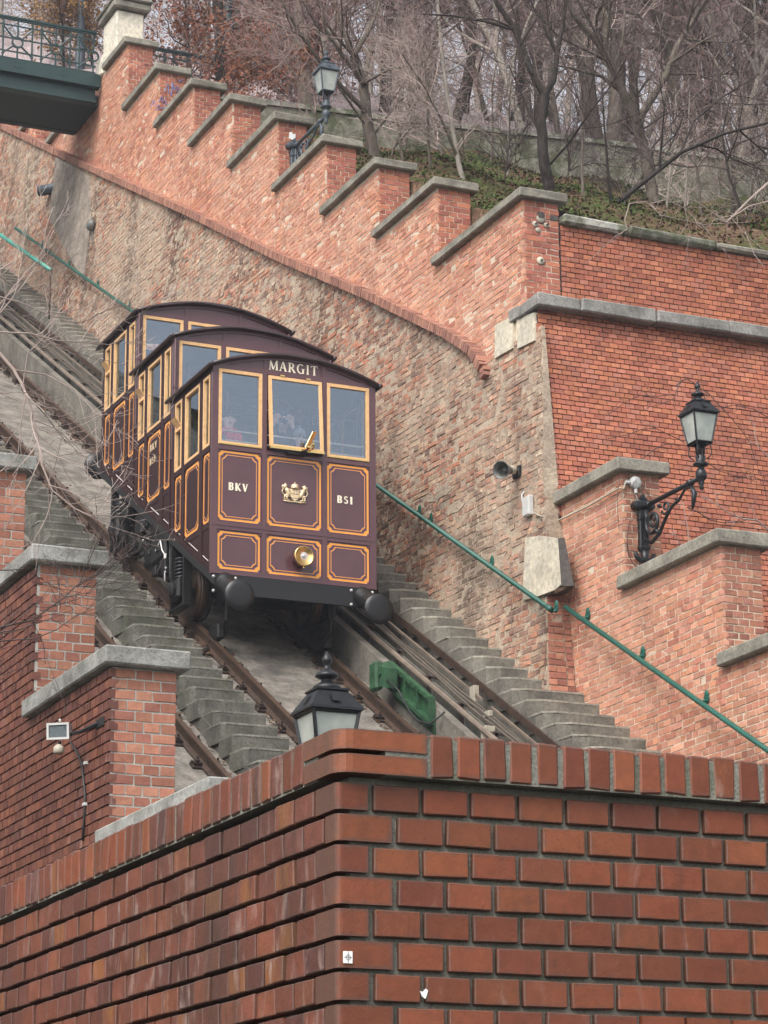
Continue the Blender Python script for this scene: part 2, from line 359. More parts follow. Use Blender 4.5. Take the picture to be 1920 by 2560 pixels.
m_crest = plain('crest_gilt', (0.66, 0.52, 0.33), 0.35, 0.3, 0.25, 40)
m_skin = plain('skin', (0.80, 0.56, 0.46), 0.5, 0.0, 0.05)
m_hair = plain('dark_hair', (0.03, 0.018, 0.012), 0.5)
m_navy = plain('navy_coat', (0.018, 0.024, 0.04), 0.8)
m_red = plain('red_scarf', (0.80, 0.03, 0.05), 0.8)
m_knit = plain('grey_knit', (0.32, 0.33, 0.35), 0.9, 0.0, 0.5, 60)
m_lips = plain('lips', (0.45, 0.13, 0.11), 0.5)
m_eye = plain('eye_dark', (0.02, 0.015, 0.012), 0.3)
m_paper = plain('paper_white', (0.75, 0.75, 0.73), 0.7, 0.0, 0.05)
m_ink = plain('ink_grey', (0.08, 0.08, 0.09), 0.7)
m_blue = plain('blue_spray', (0.17, 0.22, 0.50), 0.7)
def bark(name, a, b, moss=0.0):
    n = NT(name); f = n.noise(n.scaled((6, 6, 1.2)), 3.0, 5, 0.7)
    c = n.mix(n.step(f, 0.3, 0.7), a, b)
    if moss: c = n.mix(n.math('MULTIPLY', n.step(n.noise(n.pos(), 1.5, 4), 0.5, 0.7), moss), c, (0.06, 0.075, 0.03))
    n.bump(n.noise(n.scaled((10, 10, 2)), 6, 4), 0.02)
    return n.done(c, 0.9, 0, 0.2)
m_bark_dark = bark('bark_dark', (0.022, 0.018, 0.016), (0.055, 0.045, 0.04))
m_bark = bark('bark_brown', (0.07, 0.055, 0.045), (0.14, 0.115, 0.095), 0.3)
m_bark_pale = bark('bark_pale', (0.20, 0.175, 0.15), (0.30, 0.265, 0.23), 0.15)
m_twig = plain('twig', (0.19, 0.125, 0.112), 0.8, 0.0, 0.3, 3)
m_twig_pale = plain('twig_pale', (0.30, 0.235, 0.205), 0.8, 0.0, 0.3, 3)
m_twig_dark = plain('twig_dark', (0.055, 0.036, 0.032), 0.8, 0.0, 0.3, 3)
def leaf_mat(name, a, b):
    n = NT(name); c = n.mix(n.step(n.noise(n.pos(), 2.5, 3), 0.35, 0.65), a, b); return n.done(c, 0.8, 0, 0.2)
m_leaf_rust = leaf_mat('leaf_rust', (0.26, 0.085, 0.045), (0.19, 0.09, 0.055))
m_leaf_brown = leaf_mat('leaf_brown', (0.085, 0.045, 0.025), (0.05, 0.03, 0.018))
m_leaf_ochre = leaf_mat('leaf_ochre', (0.34, 0.20, 0.07), (0.22, 0.13, 0.06))
m_leaf_green = leaf_mat('leaf_green', (0.035, 0.065, 0.014), (0.075, 0.10, 0.026))
def litter_mat():
    n = NT('leaf_litter')
    a = n.noise(n.pos(), 7, 6, 0.75); c = n.ramp(a, [(0.25, (0.03, 0.02, 0.014)), (0.45, (0.10, 0.06, 0.04)), (0.6, (0.20, 0.125, 0.08)), (0.75, (0.30, 0.21, 0.15))])
    g = n.noise(n.pos(), 0.55, 5, 0.65)
    c = n.mix(n.math('MULTIPLY', n.step(g, 0.42, 0.58), 0.75), c, (0.050, 0.075, 0.018))
    n.bump(a, 0.08, 1.0); return n.done(c, 0.95, 0, 0.1)
m_litter = litter_mat()
def haze_litter():
    n = NT('hazed_leaf_litter'); a = n.noise(n.pos(), 5, 6, 0.75); c = n.ramp(a, [(0.25, (0.14, 0.11, 0.11)), (0.5, (0.33, 0.27, 0.27)), (0.75, (0.50, 0.43, 0.43))])
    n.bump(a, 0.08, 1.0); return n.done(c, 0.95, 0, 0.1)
m_litter_haze = haze_litter()  # litter paled towards lilac so its colour carries the distance haze
m_ground = stone_mat('ground_asphalt', (0.07, 0.068, 0.064), (0.05, 0.048, 0.046), speck=30, dark_amt=0.3)
def glass_mat(name, refl, tint, rough=0.02):
    n = NT(name); t = n.t; t.nodes.remove(n.b)
    tr = n.n('ShaderNodeBsdfTransparent'); tr.inputs[0].default_value = (*tint, 1)
    gl = n.n('ShaderNodeBsdfGlossy'); gl.inputs['Color'].default_value = (0.78, 0.89, 1.0, 1); gl.inputs['Roughness'].default_value = rough
    fr = n.n('ShaderNodeFresnel'); fr.inputs['IOR'].default_value = 1.5
    f = n.math('ADD', n.math('MULTIPLY', fr.outputs[0], 1.2), refl, True)
    mx = n.n('ShaderNodeMixShader'); n.l(f, mx.inputs[0]); n.l(tr.outputs[0], mx.inputs[1]); n.l(gl.outputs[0], mx.inputs[2])
    n.l(mx.outputs[0], n.out.inputs['Surface']); return n.m
m_glass = glass_mat('window_glass', 0.085, (0.97, 0.98, 1.0))
m_glass_side = glass_mat('window_glass_side', 0.02, (0.85, 0.87, 0.88))
def frost_mat():
    n = NT('lamp_glass'); n.b.inputs['Transmission Weight'].default_value = 0.0
    f = n.noise(n.pos(), 5, 4); c = n.mix(n.step(f, 0.3, 0.7), (0.42, 0.44, 0.40), (0.28, 0.31, 0.29))
    return n.done(c, 0.15, 0, 0.6)
m_frost = frost_mat()
m_lens = plain('headlamp_lens', (0.50, 0.43, 0.40), 0.06, 0.0, 0.2, 30, spec=0.8)

# ------------------------------------------------------------------ ground and terrain
mb = MB(); mb.box(-1500, 1500, -1500, 1800, -1.9, -1.65); struct('ground', mb, m_ground)
SL = 0.528                                # slope of the bank behind the wall
def bank(X, Y):
    z = 12.95+SL*(Y-27.9) if Y < 42 else 20.4+0.56*(Y-42)
    if Y > 56: z = 20.4+0.56*14+0.50*(Y-56)
    if X < 14.949: z -= 2.5
    return z + 0.15*math.sin(X*0.9+Y*0.5)+0.10*math.sin(X*2.1-Y*1.3) + (0.02*(X-15) if Y > 42 else 0)
def grid(name, xs, ys, fz, mat, skirt=0):
    v = [(x, y, fz(x, y)) for y in ys for x in xs]; n = len(xs)
    f = [(j*n+i, j*n+i+1, (j+1)*n+i+1, (j+1)*n+i) for j in range(len(ys)-1) for i in range(n-1)]
    m = MB(); m.add(v, f); return struct(name, m, mat, True)
grid('hillside', [14.945]+list(np.linspace(14.95, 60, 70))+[80, 120, 200], list(np.linspace(28.3, 42.6, 40)), bank, m_litter)
grid('wood_floor', [14.945]+list(np.linspace(14.95, 60, 70))+[80, 120, 200], list(np.linspace(42.6, 58, 30))+list(np.linspace(60, 130, 20)), bank, m_litter_haze)
grid('upper_hillside', list(np.linspace(-60, 14.95, 24)), list(np.linspace(61, 130, 24)), lambda X, Y: bank(15, Y)+.1*math.sin(X), m_litter_haze)
def lbank(X, Y): return zr(Y)-3.6-0.25*(5.8-X)+0.2*math.sin(X+Y)
grid('lower_hillside', [-60, -30, -15]+list(np.linspace(-8, 5.98, 20)), list(np.linspace(10, 70, 40)), lbank, m_litter)

# ------------------------------------------------------------------ brick walls
class Wall:
    """collects bricks of one wall; the 300 that show largest become parts, the others one joined part"""
    def __init__(s): s.b = []
    def face(s, O, u, v, n, t0, t1, pitch, spans, bond, prot=0.012, depth=0.05, joint=0.012, vjit=0.0, pj=0.0, mat=0, drop=0.0, seed=0):
        O, u, v, n = (np.asarray(x, float) for x in (O, u, v, n)); rr = random.Random(seed)
        k = 0; t = t0
        while t+pitch <= t1+1e-6:
            tc = t+pitch/2
            for a, b in spans(tc):
                lens, off = bond(k, rr); tot = sum(lens); pos = math.floor((a-off)/tot)*tot+off; i = 0
                while pos < b:
                    L = lens[i % len(lens)]; s0, s1 = max(pos, a), min(pos+L, b); pos += L; i += 1
                    if s1-s0 < 0.035 or (drop and rr.random() < drop): continue
                    h = pitch-joint+rr.uniform(-vjit, vjit)
                    p = prot+rr.uniform(-pj, pj)
                    c = O+u*((s0+s1)/2)+v*(tc)+n*(p-depth)/2
                    s.b.append((c, u, v, n, s1-s0-joint*rr.uniform(0.8, 1.1), h, p+depth, mat))
            k += 1; t += pitch
    def finish(s, root, mats, jit=0.002, name='brick', n_ind=300, bev=0.004, minpx=9):
        cs = np.array([b[0] for b in s.b]); px, py, w = project(cs)
        inf = (px > -15) & (px < 1935) & (py > -15) & (py < 2575) & (w > 1)
        near = (px > -500) & (px < 2420) & (py > -500) & (py < 3060) & (w > 1)
        size = np.array([F*b[4]/ww for b, ww in zip(s.b, w)])
        order = [i for i in np.argsort(-size) if inf[i] and size[i] >= minpx][:n_ind]
        chosen = set(order)
        cache = {}
        for i in order:
            c, u, v, n, L, h, d, mi = s.b[i]
            key = (round(L, 2), round(h, 2), round(d, 2), mi)
            if key not in cache:
                var = []
                for q in range(4):
                    vs, fs = chamfer(key[0], key[2], key[1], bev, jit)
                    me = bpy.data.meshes.new(name); me.from_pydata(vs, [], fs); me.materials.append(mats[mi]); var.append(me)
                cache[key] = var
            o = bpy.data.objects.new(name, random.choice(cache[key])); C.objects.link(o); o.parent = root
            m = Matrix(((u[0], n[0], v[0], 0), (u[1], n[1], v[1], 0), (u[2], n[2], v[2], 0), (0, 0, 0, 1)))
            tw = Matrix.Rotation(random.uniform(-1, 1)*jit*1.2/max(L, .1), 4, 'Y')
            loc = c-W[root]
            o.matrix_basis = Matrix.Translation(Vector(loc)) @ m @ tw @ Matrix.Diagonal((L/key[0], d/max(key[2], .01), h/key[1], 1))
        for mi in range(len(mats)):
            idx = [i for i in range(len(s.b)) if i not in chosen and near[i] and s.b[i][7] == mi]
            if not idx: continue
            N = len(idx)
            cc = np.array([s.b[i][0] for i in idx]); uu = np.array([s.b[i][1]*s.b[i][4]/2 for i in idx]); vv = np.array([s.b[i][2]*s.b[i][5]/2 for i in idx]); nn = np.array([s.b[i][3]*s.b[i][6]/2 for i in idx])
            sg = [(-1,-1,-1),(1,-1,-1),(1,-1,1),(-1,-1,1),(-1,1,-1),(1,1,-1),(1,1,1),(-1,1,1)]   # (u, n, v)
            P = np.stack([cc+uu*a+nn*b+vv*c_ for a, b, c_ in sg], 1)+rng.uniform(-jit, jit, (N, 8, 3))
            quads = np.array([(4,5,6,7),(0,1,5,4),(1,2,6,5),(2,3,7,6),(3,0,4,7)])
            Fq = (np.arange(N)*8)[:, None, None]+quads[None]
            me = bpy.data.meshes.new(name); P = P.reshape(-1, 3)-W[root]
            me.vertices.add(len(P)); me.vertices.foreach_set('co', P.ravel())
            nf = N*5; me.loops.add(nf*4); me.polygons.add(nf)
            me.loops.foreach_set('vertex_index', Fq.ravel().astype(np.int32))
            me.polygons.foreach_set('loop_start', np.arange(nf, dtype=np.int32)*4)
            me.update(calc_edges=True); me.shade_flat()
            at_ = me.attributes.new('tint', 'FLOAT', 'FACE'); at_.data.foreach_set('value', np.repeat(rng.random(N), 5).astype(np.float32))
            me.materials.append(mats[mi])
            o = bpy.data.objects.new('brick_field', me); C.objects.link(o); o.parent = root; o['kind'] = 'stuff'
UX, UY, UZ = (1, 0, 0), (0, 1, 0), (0, 0, 1)
NX, NY = (-1, 0, 0), (0, -1, 0)
def header(k, rr): return [0.130], (0.065 if k % 2 else 0.0)+rr.uniform(-.006, .006)
def cross(k, rr): return ([0.26], 0.065) if k % 3 == 0 else ([0.13], 0.0 if k % 2 else 0.065)
def mixed(k, rr):
    L = [rr.choice((0.13, 0.13, 0.13, 0.26, 0.20)) for _ in range(14)]; return L, rr.uniform(0, .2)
def quoin(k, rr): return ([0.195, 0.13, 0.195], 0.0) if k % 2 else ([0.13], 0.0)
def off_bond(f, x0):
    def g(k, rr):
        L, o = f(k, rr); return L, o+x0
    return g

# ---- foreground wall
FX, FY = 2.552, 5.97
fg = thing('foreground_wall', 'glazed red brick wall corner close to the camera with upright coping bricks', 'brick wall', (FX, FY, -1.65))
mb = MB(); mb.box(FX+0.022, FX+0.6, FY+0.014, 13.5, -1.65, 1.2); mb.box(FX+0.6, 8.0, FY+0.014, FY+0.6, -1.65, 1.2)
mb.box(FX-0.0285, FX+0.62, FY+0.10, 13.5, 1.2, 1.302); mb.box(FX+0.1, 8.0, FY-0.0305, FY+0.62, 1.201, 1.303)
mb.build('mortar_core', m_mortar_fg, fg)
wl = Wall(); PT = 0.0775; ttop = 1.1875; nrow = 34
tb = ttop-nrow*PT
corner_len = {}
for k in range(nrow):
    z0 = tb+k*PT+0.006; z1 = z0+0.066
    if z1 < -0.9: continue
    a, b = (0.066, 0.128) if (nrow-1-k) % 2 == 1 else (0.128, 0.064)   # left, right legs
    corner_len[k] = (a, b)
wl.face((0, FY+0.014, 0), UX, UZ, NY, tb, ttop, PT, lambda t: [(FX+corner_len.get(round((t-tb)/PT-0.5), (0.1, 0.1))[1]+0.012, 7.2)], lambda k, rr: ([0.1345], FX+corner_len.get(k, (.1, .1))[1]+0.012), prot=0.017, joint=0.0130, pj=0.002, vjit=0.0015, seed=1)
wl.face((FX+0.022, 0, 0), UY, UZ, NX, tb, ttop, PT, lambda t: [(FY+corner_len.get(round((t-tb)/PT-0.5), (0.1, 0.1))[0]+0.008, 12.5)], lambda k, rr: ([0.1325], FY+corner_len.get(k, (.1, .1))[0]+0.008), prot=0.044, joint=0.0120, pj=0.004, vjit=0.0015, mat=1, seed=2)
wl.finish(fg, [m_brick_fg, m_brick_fgl], jit=0.0011, bev=0.0028)
def ell(x0, y0, la, lb, z0, z1, d, r, zb=0.0):
    """L-shaped corner brick: legs la along +Y and lb along +X from the outer corner (x0, y0)"""
    arc = [(x0+r-r*math.cos(q), y0+r-r*math.sin(q)) for q in np.linspace(0, math.pi/2, 5)]
    poly = [(x0, y0+la)]+arc+[(x0+lb, y0), (x0+lb, y0+d), (x0+d, y0+d), (x0+d, y0+la)]
    m = MB(); m.prism([(x, y, z0) for x, y in poly], (0, 0, z1-z0)); return m
for k, (a, b) in corner_len.items():
    z0 = tb+k*PT+0.006+random.uniform(-.001, .001)
    ell(FX-0.021, FY-0.003, a+0.005, b+0.021, z0, z0+0.066, 0.07, 0.016).build('corner_brick', m_brick_fg, fg)
ell(FX-0.034, FY-0.034, 0.215, 0.245, 1.203, 1.250, 0.12, 0.045).build('coping_corner_brick', m_brick_fg, fg)
ell(FX-0.034, FY-0.034, 0.215, 0.245, 1.262, 1.312, 0.12, 0.045).build('coping_corner_brick', m_brick_fg, fg)
capm = []
for q in range(6):
    vs_, fs_ = chamfer(0.0625, 0.18, 0.110, 0.005, 0.0025)
    for mm in (m_brick_fg, m_brick_fgl):
        me = bpy.data.meshes.new('coping_brick'); me.from_pydata(vs_, [], fs_); me.materials.append(mm); capm.append(me)
def capb(x, y, rot, k):
    o = bpy.data.objects.new('coping_brick', random.choice(capm[0::2] if k == 0 or random.random() < .5 else capm[1::2])); C.objects.link(o); o.parent = fg
    o.location = np.array((x, y, 1.258+random.uniform(-.002, .002)))-W[fg]; o.rotation_euler = (random.uniform(-.02, .02), random.uniform(-.010, .010), rot+random.uniform(-.005, .005))
x = FX+0.211+0.011
while x < 6.5: capb(x+0.0312, FY-0.034+0.09+random.uniform(-.002, .002), 0, 0); x += 0.0745
y = FY+0.181+0.009
while y < 11.5: capb(FX-0.034+0.09+random.uniform(-.0012, .0008), y+0.0312, math.pi/2, 1); y += 0.0742

# survey mark and torn sticker on the foreground wall
def fgp(px, py, d=0.004):
    p = at(px, py, FY-0.002-d); return p
p = fgp(870, 2393); t = thing('survey_mark', 'small white square survey target stuck on the corner bricks', 'sticker', p)
mb = MB(); mb.box(p[0]-.0118, p[0]+.0118, p[1]-.0005, p[1]+.004, p[2]-.0145, p[2]+.0145); mb.build('paper', m_paper, t)
mb = MB(); yk = p[1]-.0012
mb.box(p[0]-.0105, p[0]+.0105, yk, yk+.0005, p[2]-.0005, p[2]+.0005); mb.box(p[0]-.0005, p[0]+.0005, yk-.0003, yk+.0003, p[2]-.0135, p[2]+.0135)
cir = lambda r_: [(p[0]+r_*math.cos(q), yk-.0006, p[2]+r_*math.sin(q)) for q in np.linspace(0, 2*math.pi, 20, endpoint=False)]
mb.ring(cir(.0062), cir(.0053), (0, .0005, 0)); mb.build('crosshair', m_ink, t)
p = fgp(1062, 2484)
mb = MB(); mb.prism([(p[0]-.012, p[1], p[2]+.006), (p[0]-.004, p[1], p[2]+.004), (p[0]+.003, p[1], p[2]+.012), (p[0]+.009, p[1], p[2]+.008), (p[0]+.006, p[1], p[2]-.002), (p[0]+.002, p[1], p[2]-.013), (p[0]-.007, p[1], p[2]-.007)], (0, .003, 0))
solo('torn_sticker', 'torn scrap of white sticker on the right face of the near brick wall', 'sticker', mb, m_paper)
p = fgp(1103, 2484); mb = MB()
for st in ([(-8, 4), (-11, 0), (-7, -2), (-4, -5), (-10, -6)], [(2, 6), (-1, -5), (5, -4), (4, 3), (4, -7)], [(8, -6), (9, -7)]):
    mb.tube([(p[0]+a*.0011, p[1]+.0024, p[2]+b*.0011) for a, b in st], .0011, 5)
solo('ink_scribble', 'small dark hand-drawn scribble beside the torn white sticker', 'graffiti', mb, m_ink)

# ---- left stepped wall
LX = 5.93; LT = 0.515
lY = [11.75, 13.88, 16.0, 18.2, 20.2, 22.35, 24.4, 26.5]
lZ = [0.42, 1.66, 2.99, 4.34, 5.62, 7.05, 8.3, 9.5]       # brick tops under the copings
lw = thing('left_stepped_wall', 'stepped red brick wall on the near side of the track with grey slab copings', 'brick wall', (LX, lY[0], -1.65))
prof = []
for i, (y_, z_) in enumerate(zip(lY, lZ)):
    y2 = lY[i+1] if i+1 < len(lY) else 30.0
    prof += [(y_+0.012, z_), (y2+0.012, z_)]
prof = [(lY[0]+.012, -1.65)]+prof+[(30.012, -1.65)]
mb = MB(); mb.prism([(LX+0.012, a, b) for a, b in prof], (LT-0.024, 0, 0)); mb.build('mortar_core', m_mortar, lw)
mb = MB(); mb.prism([(LX+0.0095, a+.004, b-.004) for a, b in prof], (0.002, 0, 0)); mb.build('side_mortar', m_mortar_dark, lw)
def lspan(t):
    for i, z_ in enumerate(lZ):
        if z_ > t+0.03: return [(lY[i]+(0.0 if i == 0 or lZ[i-1]+0.0 < t else 0.0), 28.5)]
    return []
wl = Wall(); lp = 0.0785
def lbase(): return lZ[3]-0.006-lp*70
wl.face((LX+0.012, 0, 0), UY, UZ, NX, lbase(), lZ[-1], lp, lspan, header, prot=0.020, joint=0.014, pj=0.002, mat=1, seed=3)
for i in range(1, len(lY)):
    wl.face((0, lY[i]+0.012, 0), UX, UZ, NY, lbase()+(lZ[i]-lZ[3]) % lp, lZ[i], lp, lambda t, i=i: [(LX+0.03, LX+LT)] if t > lZ[i-1]+0.1 else [], off_bond(quoin, LX), prot=0.005, joint=0.013, pj=0.0015, seed=4+i)
    mb = MB()
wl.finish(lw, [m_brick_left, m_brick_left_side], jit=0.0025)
for i in range(len(lY)):
    y2 = lY[i+1]+0.06 if i+1 < len(lY) else 30
    mb = MB(); mb.bbox(LX-0.075, LX+LT+0.075, lY[i]-0.085, y2, lZ[i]+.002, lZ[i]+0.140, 0.012, 0.006); mb.build('coping_slab', m_coping_left, lw)

# ---- upper stepped wall (right)
XU = 14.40; UT = 0.52
uY = [27.87, 30.42, 32.40, 34.34, 36.33, 38.36, 40.32, 42.2, 44.05]
uZ = [13.18, 14.33, 15.42, 16.58, 17.79, 18.98, 20.12, 21.24, 22.62]
bY = [48.25, 50.2, 52.15, 54.1, 56.05]; bZ = [22.58, 23.7, 24.83, 25.96, 27.1]
BAND = [(27.9, 10.9), (28.72, 10.9), (28.93, 11.25), (29.19, 11.55), (29.6, 11.82), (30.02, 12.08), (32.45, 13.44), (36.01, 15.34), (40.35, 17.77), (46.35, 21.04), (52.6, 24.49), (60, 28.6)]
def interp(tab, y):
    for (a, b), (c, d) in zip(tab, tab[1:]):
        if a <= y <= c: return b+(d-b)*(y-a)/(c-a)
    return tab[-1][1] if y > tab[-1][0] else tab[0][1]
def band_inv(t):
    ys = np.linspace(28.95, 60, 600)
    zs = np.array([interp(BAND, y) for y in ys]); i = np.searchsorted(zs, t)
    return ys[min(i, 599)] if i > 0 else 28.72
uw = thing('upper_stepped_wall', 'long stepped pink brick parapet wall climbing the hill with concrete copings', 'brick wall', (XU, 27.87, 11))
prof = [(uY[0]+.012, 10.6)]
for i, (y_, z_) in enumerate(zip(uY, uZ)):
    y2 = uY[i+1] if i+1 < len(uY) else bY[0]
    prof += [(y_+.012, z_), (y2+.012, z_)]
for i, (y_, z_) in enumerate(zip(bY, bZ)):
    y2 = bY[i+1] if i+1 < len(bY) else 60
    prof += [(y_+.012, z_), (y2+.012, z_)]
prof += [(60.012, 10.6)]
p2 = []
for q in prof:
    if not p2 or abs(q[0]-p2[-1][0])+abs(q[1]-p2[-1][1]) > 1e-4: p2.append(q)
mb = MB(); mb.prism([(XU+.012, a, b) for a, b in p2], (UT-.024, 0, 0)); mb.build('mortar_core', m_mortar_warm, uw)
allY = uY+bY; allZ = uZ+bZ
def uspan(t):
    yb = band_inv(t)
    if t < 11.2: return [(28.55, 28.72)] if t > 11.6 else []
    st = None
    for y_, z_ in zip(allY, allZ):
        if z_ > t+0.03: st = y_; break
    if st is None: return []
    lo = st if st > 27.9 else 27.87
    hi = min(yb-0.02, 58)
    out = []
    if t < 11.68:                          # broken edge above the pale blocks
        if hi > 28.58: out.append((28.58+random.uniform(0, .06), hi))
    elif hi > lo: out.append((lo, hi))
    return out
wl = Wall(); up_ = 0.0785
ub = uZ[0]-0.004-up_*26
wl.face((XU+.012, 0, 0), UY, UZ, NX, ub, 27.2, up_, uspan, mixed, prot=0.005, joint=0.013, vjit=0.003, pj=0.004, seed=21)
for i, (y_, z_) in enumerate(zip(allY, allZ)):
    zlo = 11.78 if i == 0 else (allZ[i-1]+.12 if i != len(uY) else 21.0)
    n_ = int((z_-zlo)/up_)+1
    wl.face((0, y_+.012, 0), UX, UZ, NY, z_-.004-n_*up_, z_, up_, lambda t, zlo=zlo: [(XU+.03, XU+UT)] if t > zlo else [], off_bond(quoin, XU), prot=0.006, joint=0.013, vjit=0.002, pj=0.002, mat=1, seed=30+i, drop=0.03 if i == 0 else 0)
wl.finish(uw, [m_brick_pink, m_brick_front], jit=0.004)
for i, (y_, z_) in enumerate(zip(allY, allZ)):
    y2 = allY[i+1]+.05 if i+1 < len(allY) else 60
    if i == len(uY)-1: y2 = 45.35
    mb = MB(); mb.bbox(XU-.085, XU+UT+.09, y_-.085, y2, z_+.002, z_+.128, .015, .008); mb.build('coping_slab', m_coping, uw)
# plumbing left where a lamp bracket was torn off the lowest merlon
mb = MB()
for px, py, r_ in ((1352, 547, .05), (1338, 560, .035), (1366, 563, .03), (1352, 652, .045), (1345, 575, .03)):
    c = at(px, py, uY[0]); mb.lathe([(r_*1.3, 0), (r_, .012), (0, .016)], (c[0], uY[0]+.002, c[2]), NY, 9, random.random())
mb.build('mortar_patch', m_block, uw, True)
mb = MB()
c = at(1352, 540, uY[0]); mb.box(c[0]-.04, c[0]+.04, uY[0]-.018, uY[0]+.05, c[2]-.03, c[2]+.05)
c = at(1385, 545, uY[0]); mb.box(c[0]-.055, c[0]+.055, uY[0]-.004, uY[0]+.05, c[2]-.03, c[2]+.03)
for px, py in ((1338, 560), (1366, 563), (1352, 652)):
    c = at(px, py, uY[0]); mb.lathe([(.012, 0), (.012, .05)], (c[0], uY[0], c[2]), NY, 6)
mb.build('bolt_hole', m_block_dark, uw)

# ---- brick band between the two masonries
bd = thing('brick_band', 'red upright brick ledge running diagonally between old and newer brickwork', 'ledge', (14.3, 28.9, 11))
pts = [np.array(p) for p in BAND[2:]]
path = []
for a, b in zip(pts, pts[1:]):
    L = np.linalg.norm(b-a)
    for q in np.arange(0, L, 0.072): path.append((a+(b-a)*q/L, (b-a)/L))
tail = [((28.83, 10.95+.074*i), (0.25, .97)) for i in range(2, 4)]
path = [(np.array(p), np.array(d)) for p, d in tail]+path
wl = Wall()
for p, d in path:
    if p[0] > 57: break
    u = np.array((0, d[0], d[1])); v = np.array((0, -d[1], d[0]))
    wl.b.append((np.array((14.33, p[0], p[1])), u, v, np.array((-1., 0, 0)), 0.062, 0.125, 0.16+random.uniform(-.008, .008), 0))
wl.finish(bd, [m_brick_band], jit=0.004, n_ind=300, bev=0.004, minpx=4)

# ---- old lower wall (right); it leans back as it rises
def xb(y, z): return 14.08+.075*(z-zr(y)-.9)
def yend(z): return 26.138+.115*z
def atB(px, py, off=0.0):
    X = 14.2
    for _ in range(5):
        p = atX(px, py, X); X = xb(p[1], p[2])-off
    return atX(px, py, X)
ow = thing('old_brick_wall', 'weathered patchy old brick retaining wall beside the concrete steps, multicoloured and crumbling', 'brick wall', (14.1, 27.0, 6.5))
def bspan(t):
    lo = yend(t)+random.uniform(0, .03)
    hi = min((t-0.72+9.775)/T+.1, 58)
    if t > 11.33: lo = max(lo, band_inv(t))
    return [(lo, hi)] if hi > lo else []
ybase = zr(26.9)+.42
prof = [(yend(ybase)+.012, ybase), (yend(11.32)+.012, 11.32), (28.92, 11.32)]+[(max(a, 28.93), b-.03) for a, b in BAND[2:]]+[(60, zr(60)+.2)]
nP = len(prof)
mb = MB(); mb.add([(xb(a, b)+.012, a, b) for a, b in prof]+[(14.455, a, b) for a, b in prof], [tuple(range(nP)), tuple(range(2*nP-1, nP-1, -1))]+[(i, nP+i, nP+(i+1) % nP, (i+1) % nP) for i in range(nP)])
mb.build('mortar_core', m_mortar_old, ow)
wl = Wall()
def rough(k, rr):
    L = [rr.choice((0.13, 0.13, 0.13, 0.14, 0.12, 0.25)) for _ in range(40)]; return L, rr.uniform(0, .25)
uB = np.array((-.0433, 1, 0)); vB = np.array((.075, 0, 1.0)); nB = np.cross(vB, uB); nB /= np.linalg.norm(nB)
if nB[0] > 0: nB = -nB
wl.face((14.7456+.012, 0, 0), uB, vB, nB, ybase, 28, 0.0795, bspan, rough, prot=0.005, joint=0.017, vjit=0.003, pj=0.006, seed=50, drop=0.05)
wl.face((0, 26.138+.012, 0), UX, (0, .115, 1), NY, ybase, 8.2, 0.0795, lambda t: [(xb(yend(t), t)+.018, 14.452)] if t < 7.85 else [], lambda k, rr: ([0.25], 14.11) if k % 2 else ([0.12, 0.13], 14.10), prot=0.010, joint=0.014, vjit=0.004, pj=0.010, seed=51, mat=1)
wl.finish(ow, [m_brick_old, m_brick_left], jit=0.005, bev=0.006)
# render patches on the old wall
mb = MB(); pl = [(45.6, 18.3), (48.2, 20.6), (48.2, 21.95), (47.4, 21.5), (46.6, 21.05), (45.9, 20.6), (45.5, 19.4)]
mb.prism([(xb(a, b)-.022, a, b) for a, b in pl], (.05, 0, 0)); mb.build('render_patch', m_plaster_grey, ow)
rr = random.Random(5)
for _ in range(40):                        # mortar smears
    y_ = rr.uniform(28, 46); lo_, hi_ = zr(y_)+1.0, interp(BAND, y_)-.25
    if hi_ < lo_: continue
    z_ = hi_-(hi_-lo_)*rr.random()**1.8; a = rr.uniform(.08, .40); b = rr.uniform(.04, .16); o_ = rr.uniform(.003, .008)
    poly = [(y_+a*math.cos(q)*rr.uniform(.5, 1.2), z_+b*math.sin(q)*rr.uniform(.5, 1.2)) for q in np.linspace(0, 2*math.pi, 17, endpoint=False)]
    m2 = MB(); m2.prism([(xb(p_, q_)+o_, p_, q_) for p_, q_ in poly], (.02, 0, 0)); m2.build('mortar_smear', m_mortar_old, ow)
# pale stone blocks under the corner cornice
bl = thing('pale_render_blocks', 'pair of pale rendered stone blocks set under the end of the stone string course', 'stone block', (14.3, 27.6, 11))
for q in ([(1237, 814), (1281, 789), (1281, 870), (1236, 896)], [(1291, 792), (1336, 781), (1336, 851), (1293, 872)]):
    mb = MB(); mb.prism([tuple(atB(px, py, .02)) for px, py in q], (.12, 0, 0)); mb.build('block', m_block, bl)
# big stone wedge at the wall end
st = thing('corner_stone_wedge', 'large pale stone block with dark wedge side at the end of the old wall', 'stone block', (14.2, 27.0, 8))
q = [atB(px, py, .03) for px, py in [(1313, 1345), (1349, 1339), (1394, 1346), (1402, 1461), (1388, 1474), (1338, 1493), (1306, 1500)]]
mb = MB(); mb.prism([tuple(p) for p in q], (.10, 0, 0)); mb.build('face_slab', m_block, st)
Pt, Pb = q[2], q[3]
mb = MB(); mb.hexa([Pb+np.array((.004, -.004, -.02)), Pb+np.array((.175, -.004, 0)), Pb+np.array((.3, .5, 0)), Pb+np.array((.02, .5, -.05)), Pt+np.array((.004, -.004, 0)), Pt+np.array((.09, -.004, .02)), Pt+np.array((.2, .4, 0)), Pt+np.array((.02, .4, 0))])
mb.build('wedge', m_block_dark, st)

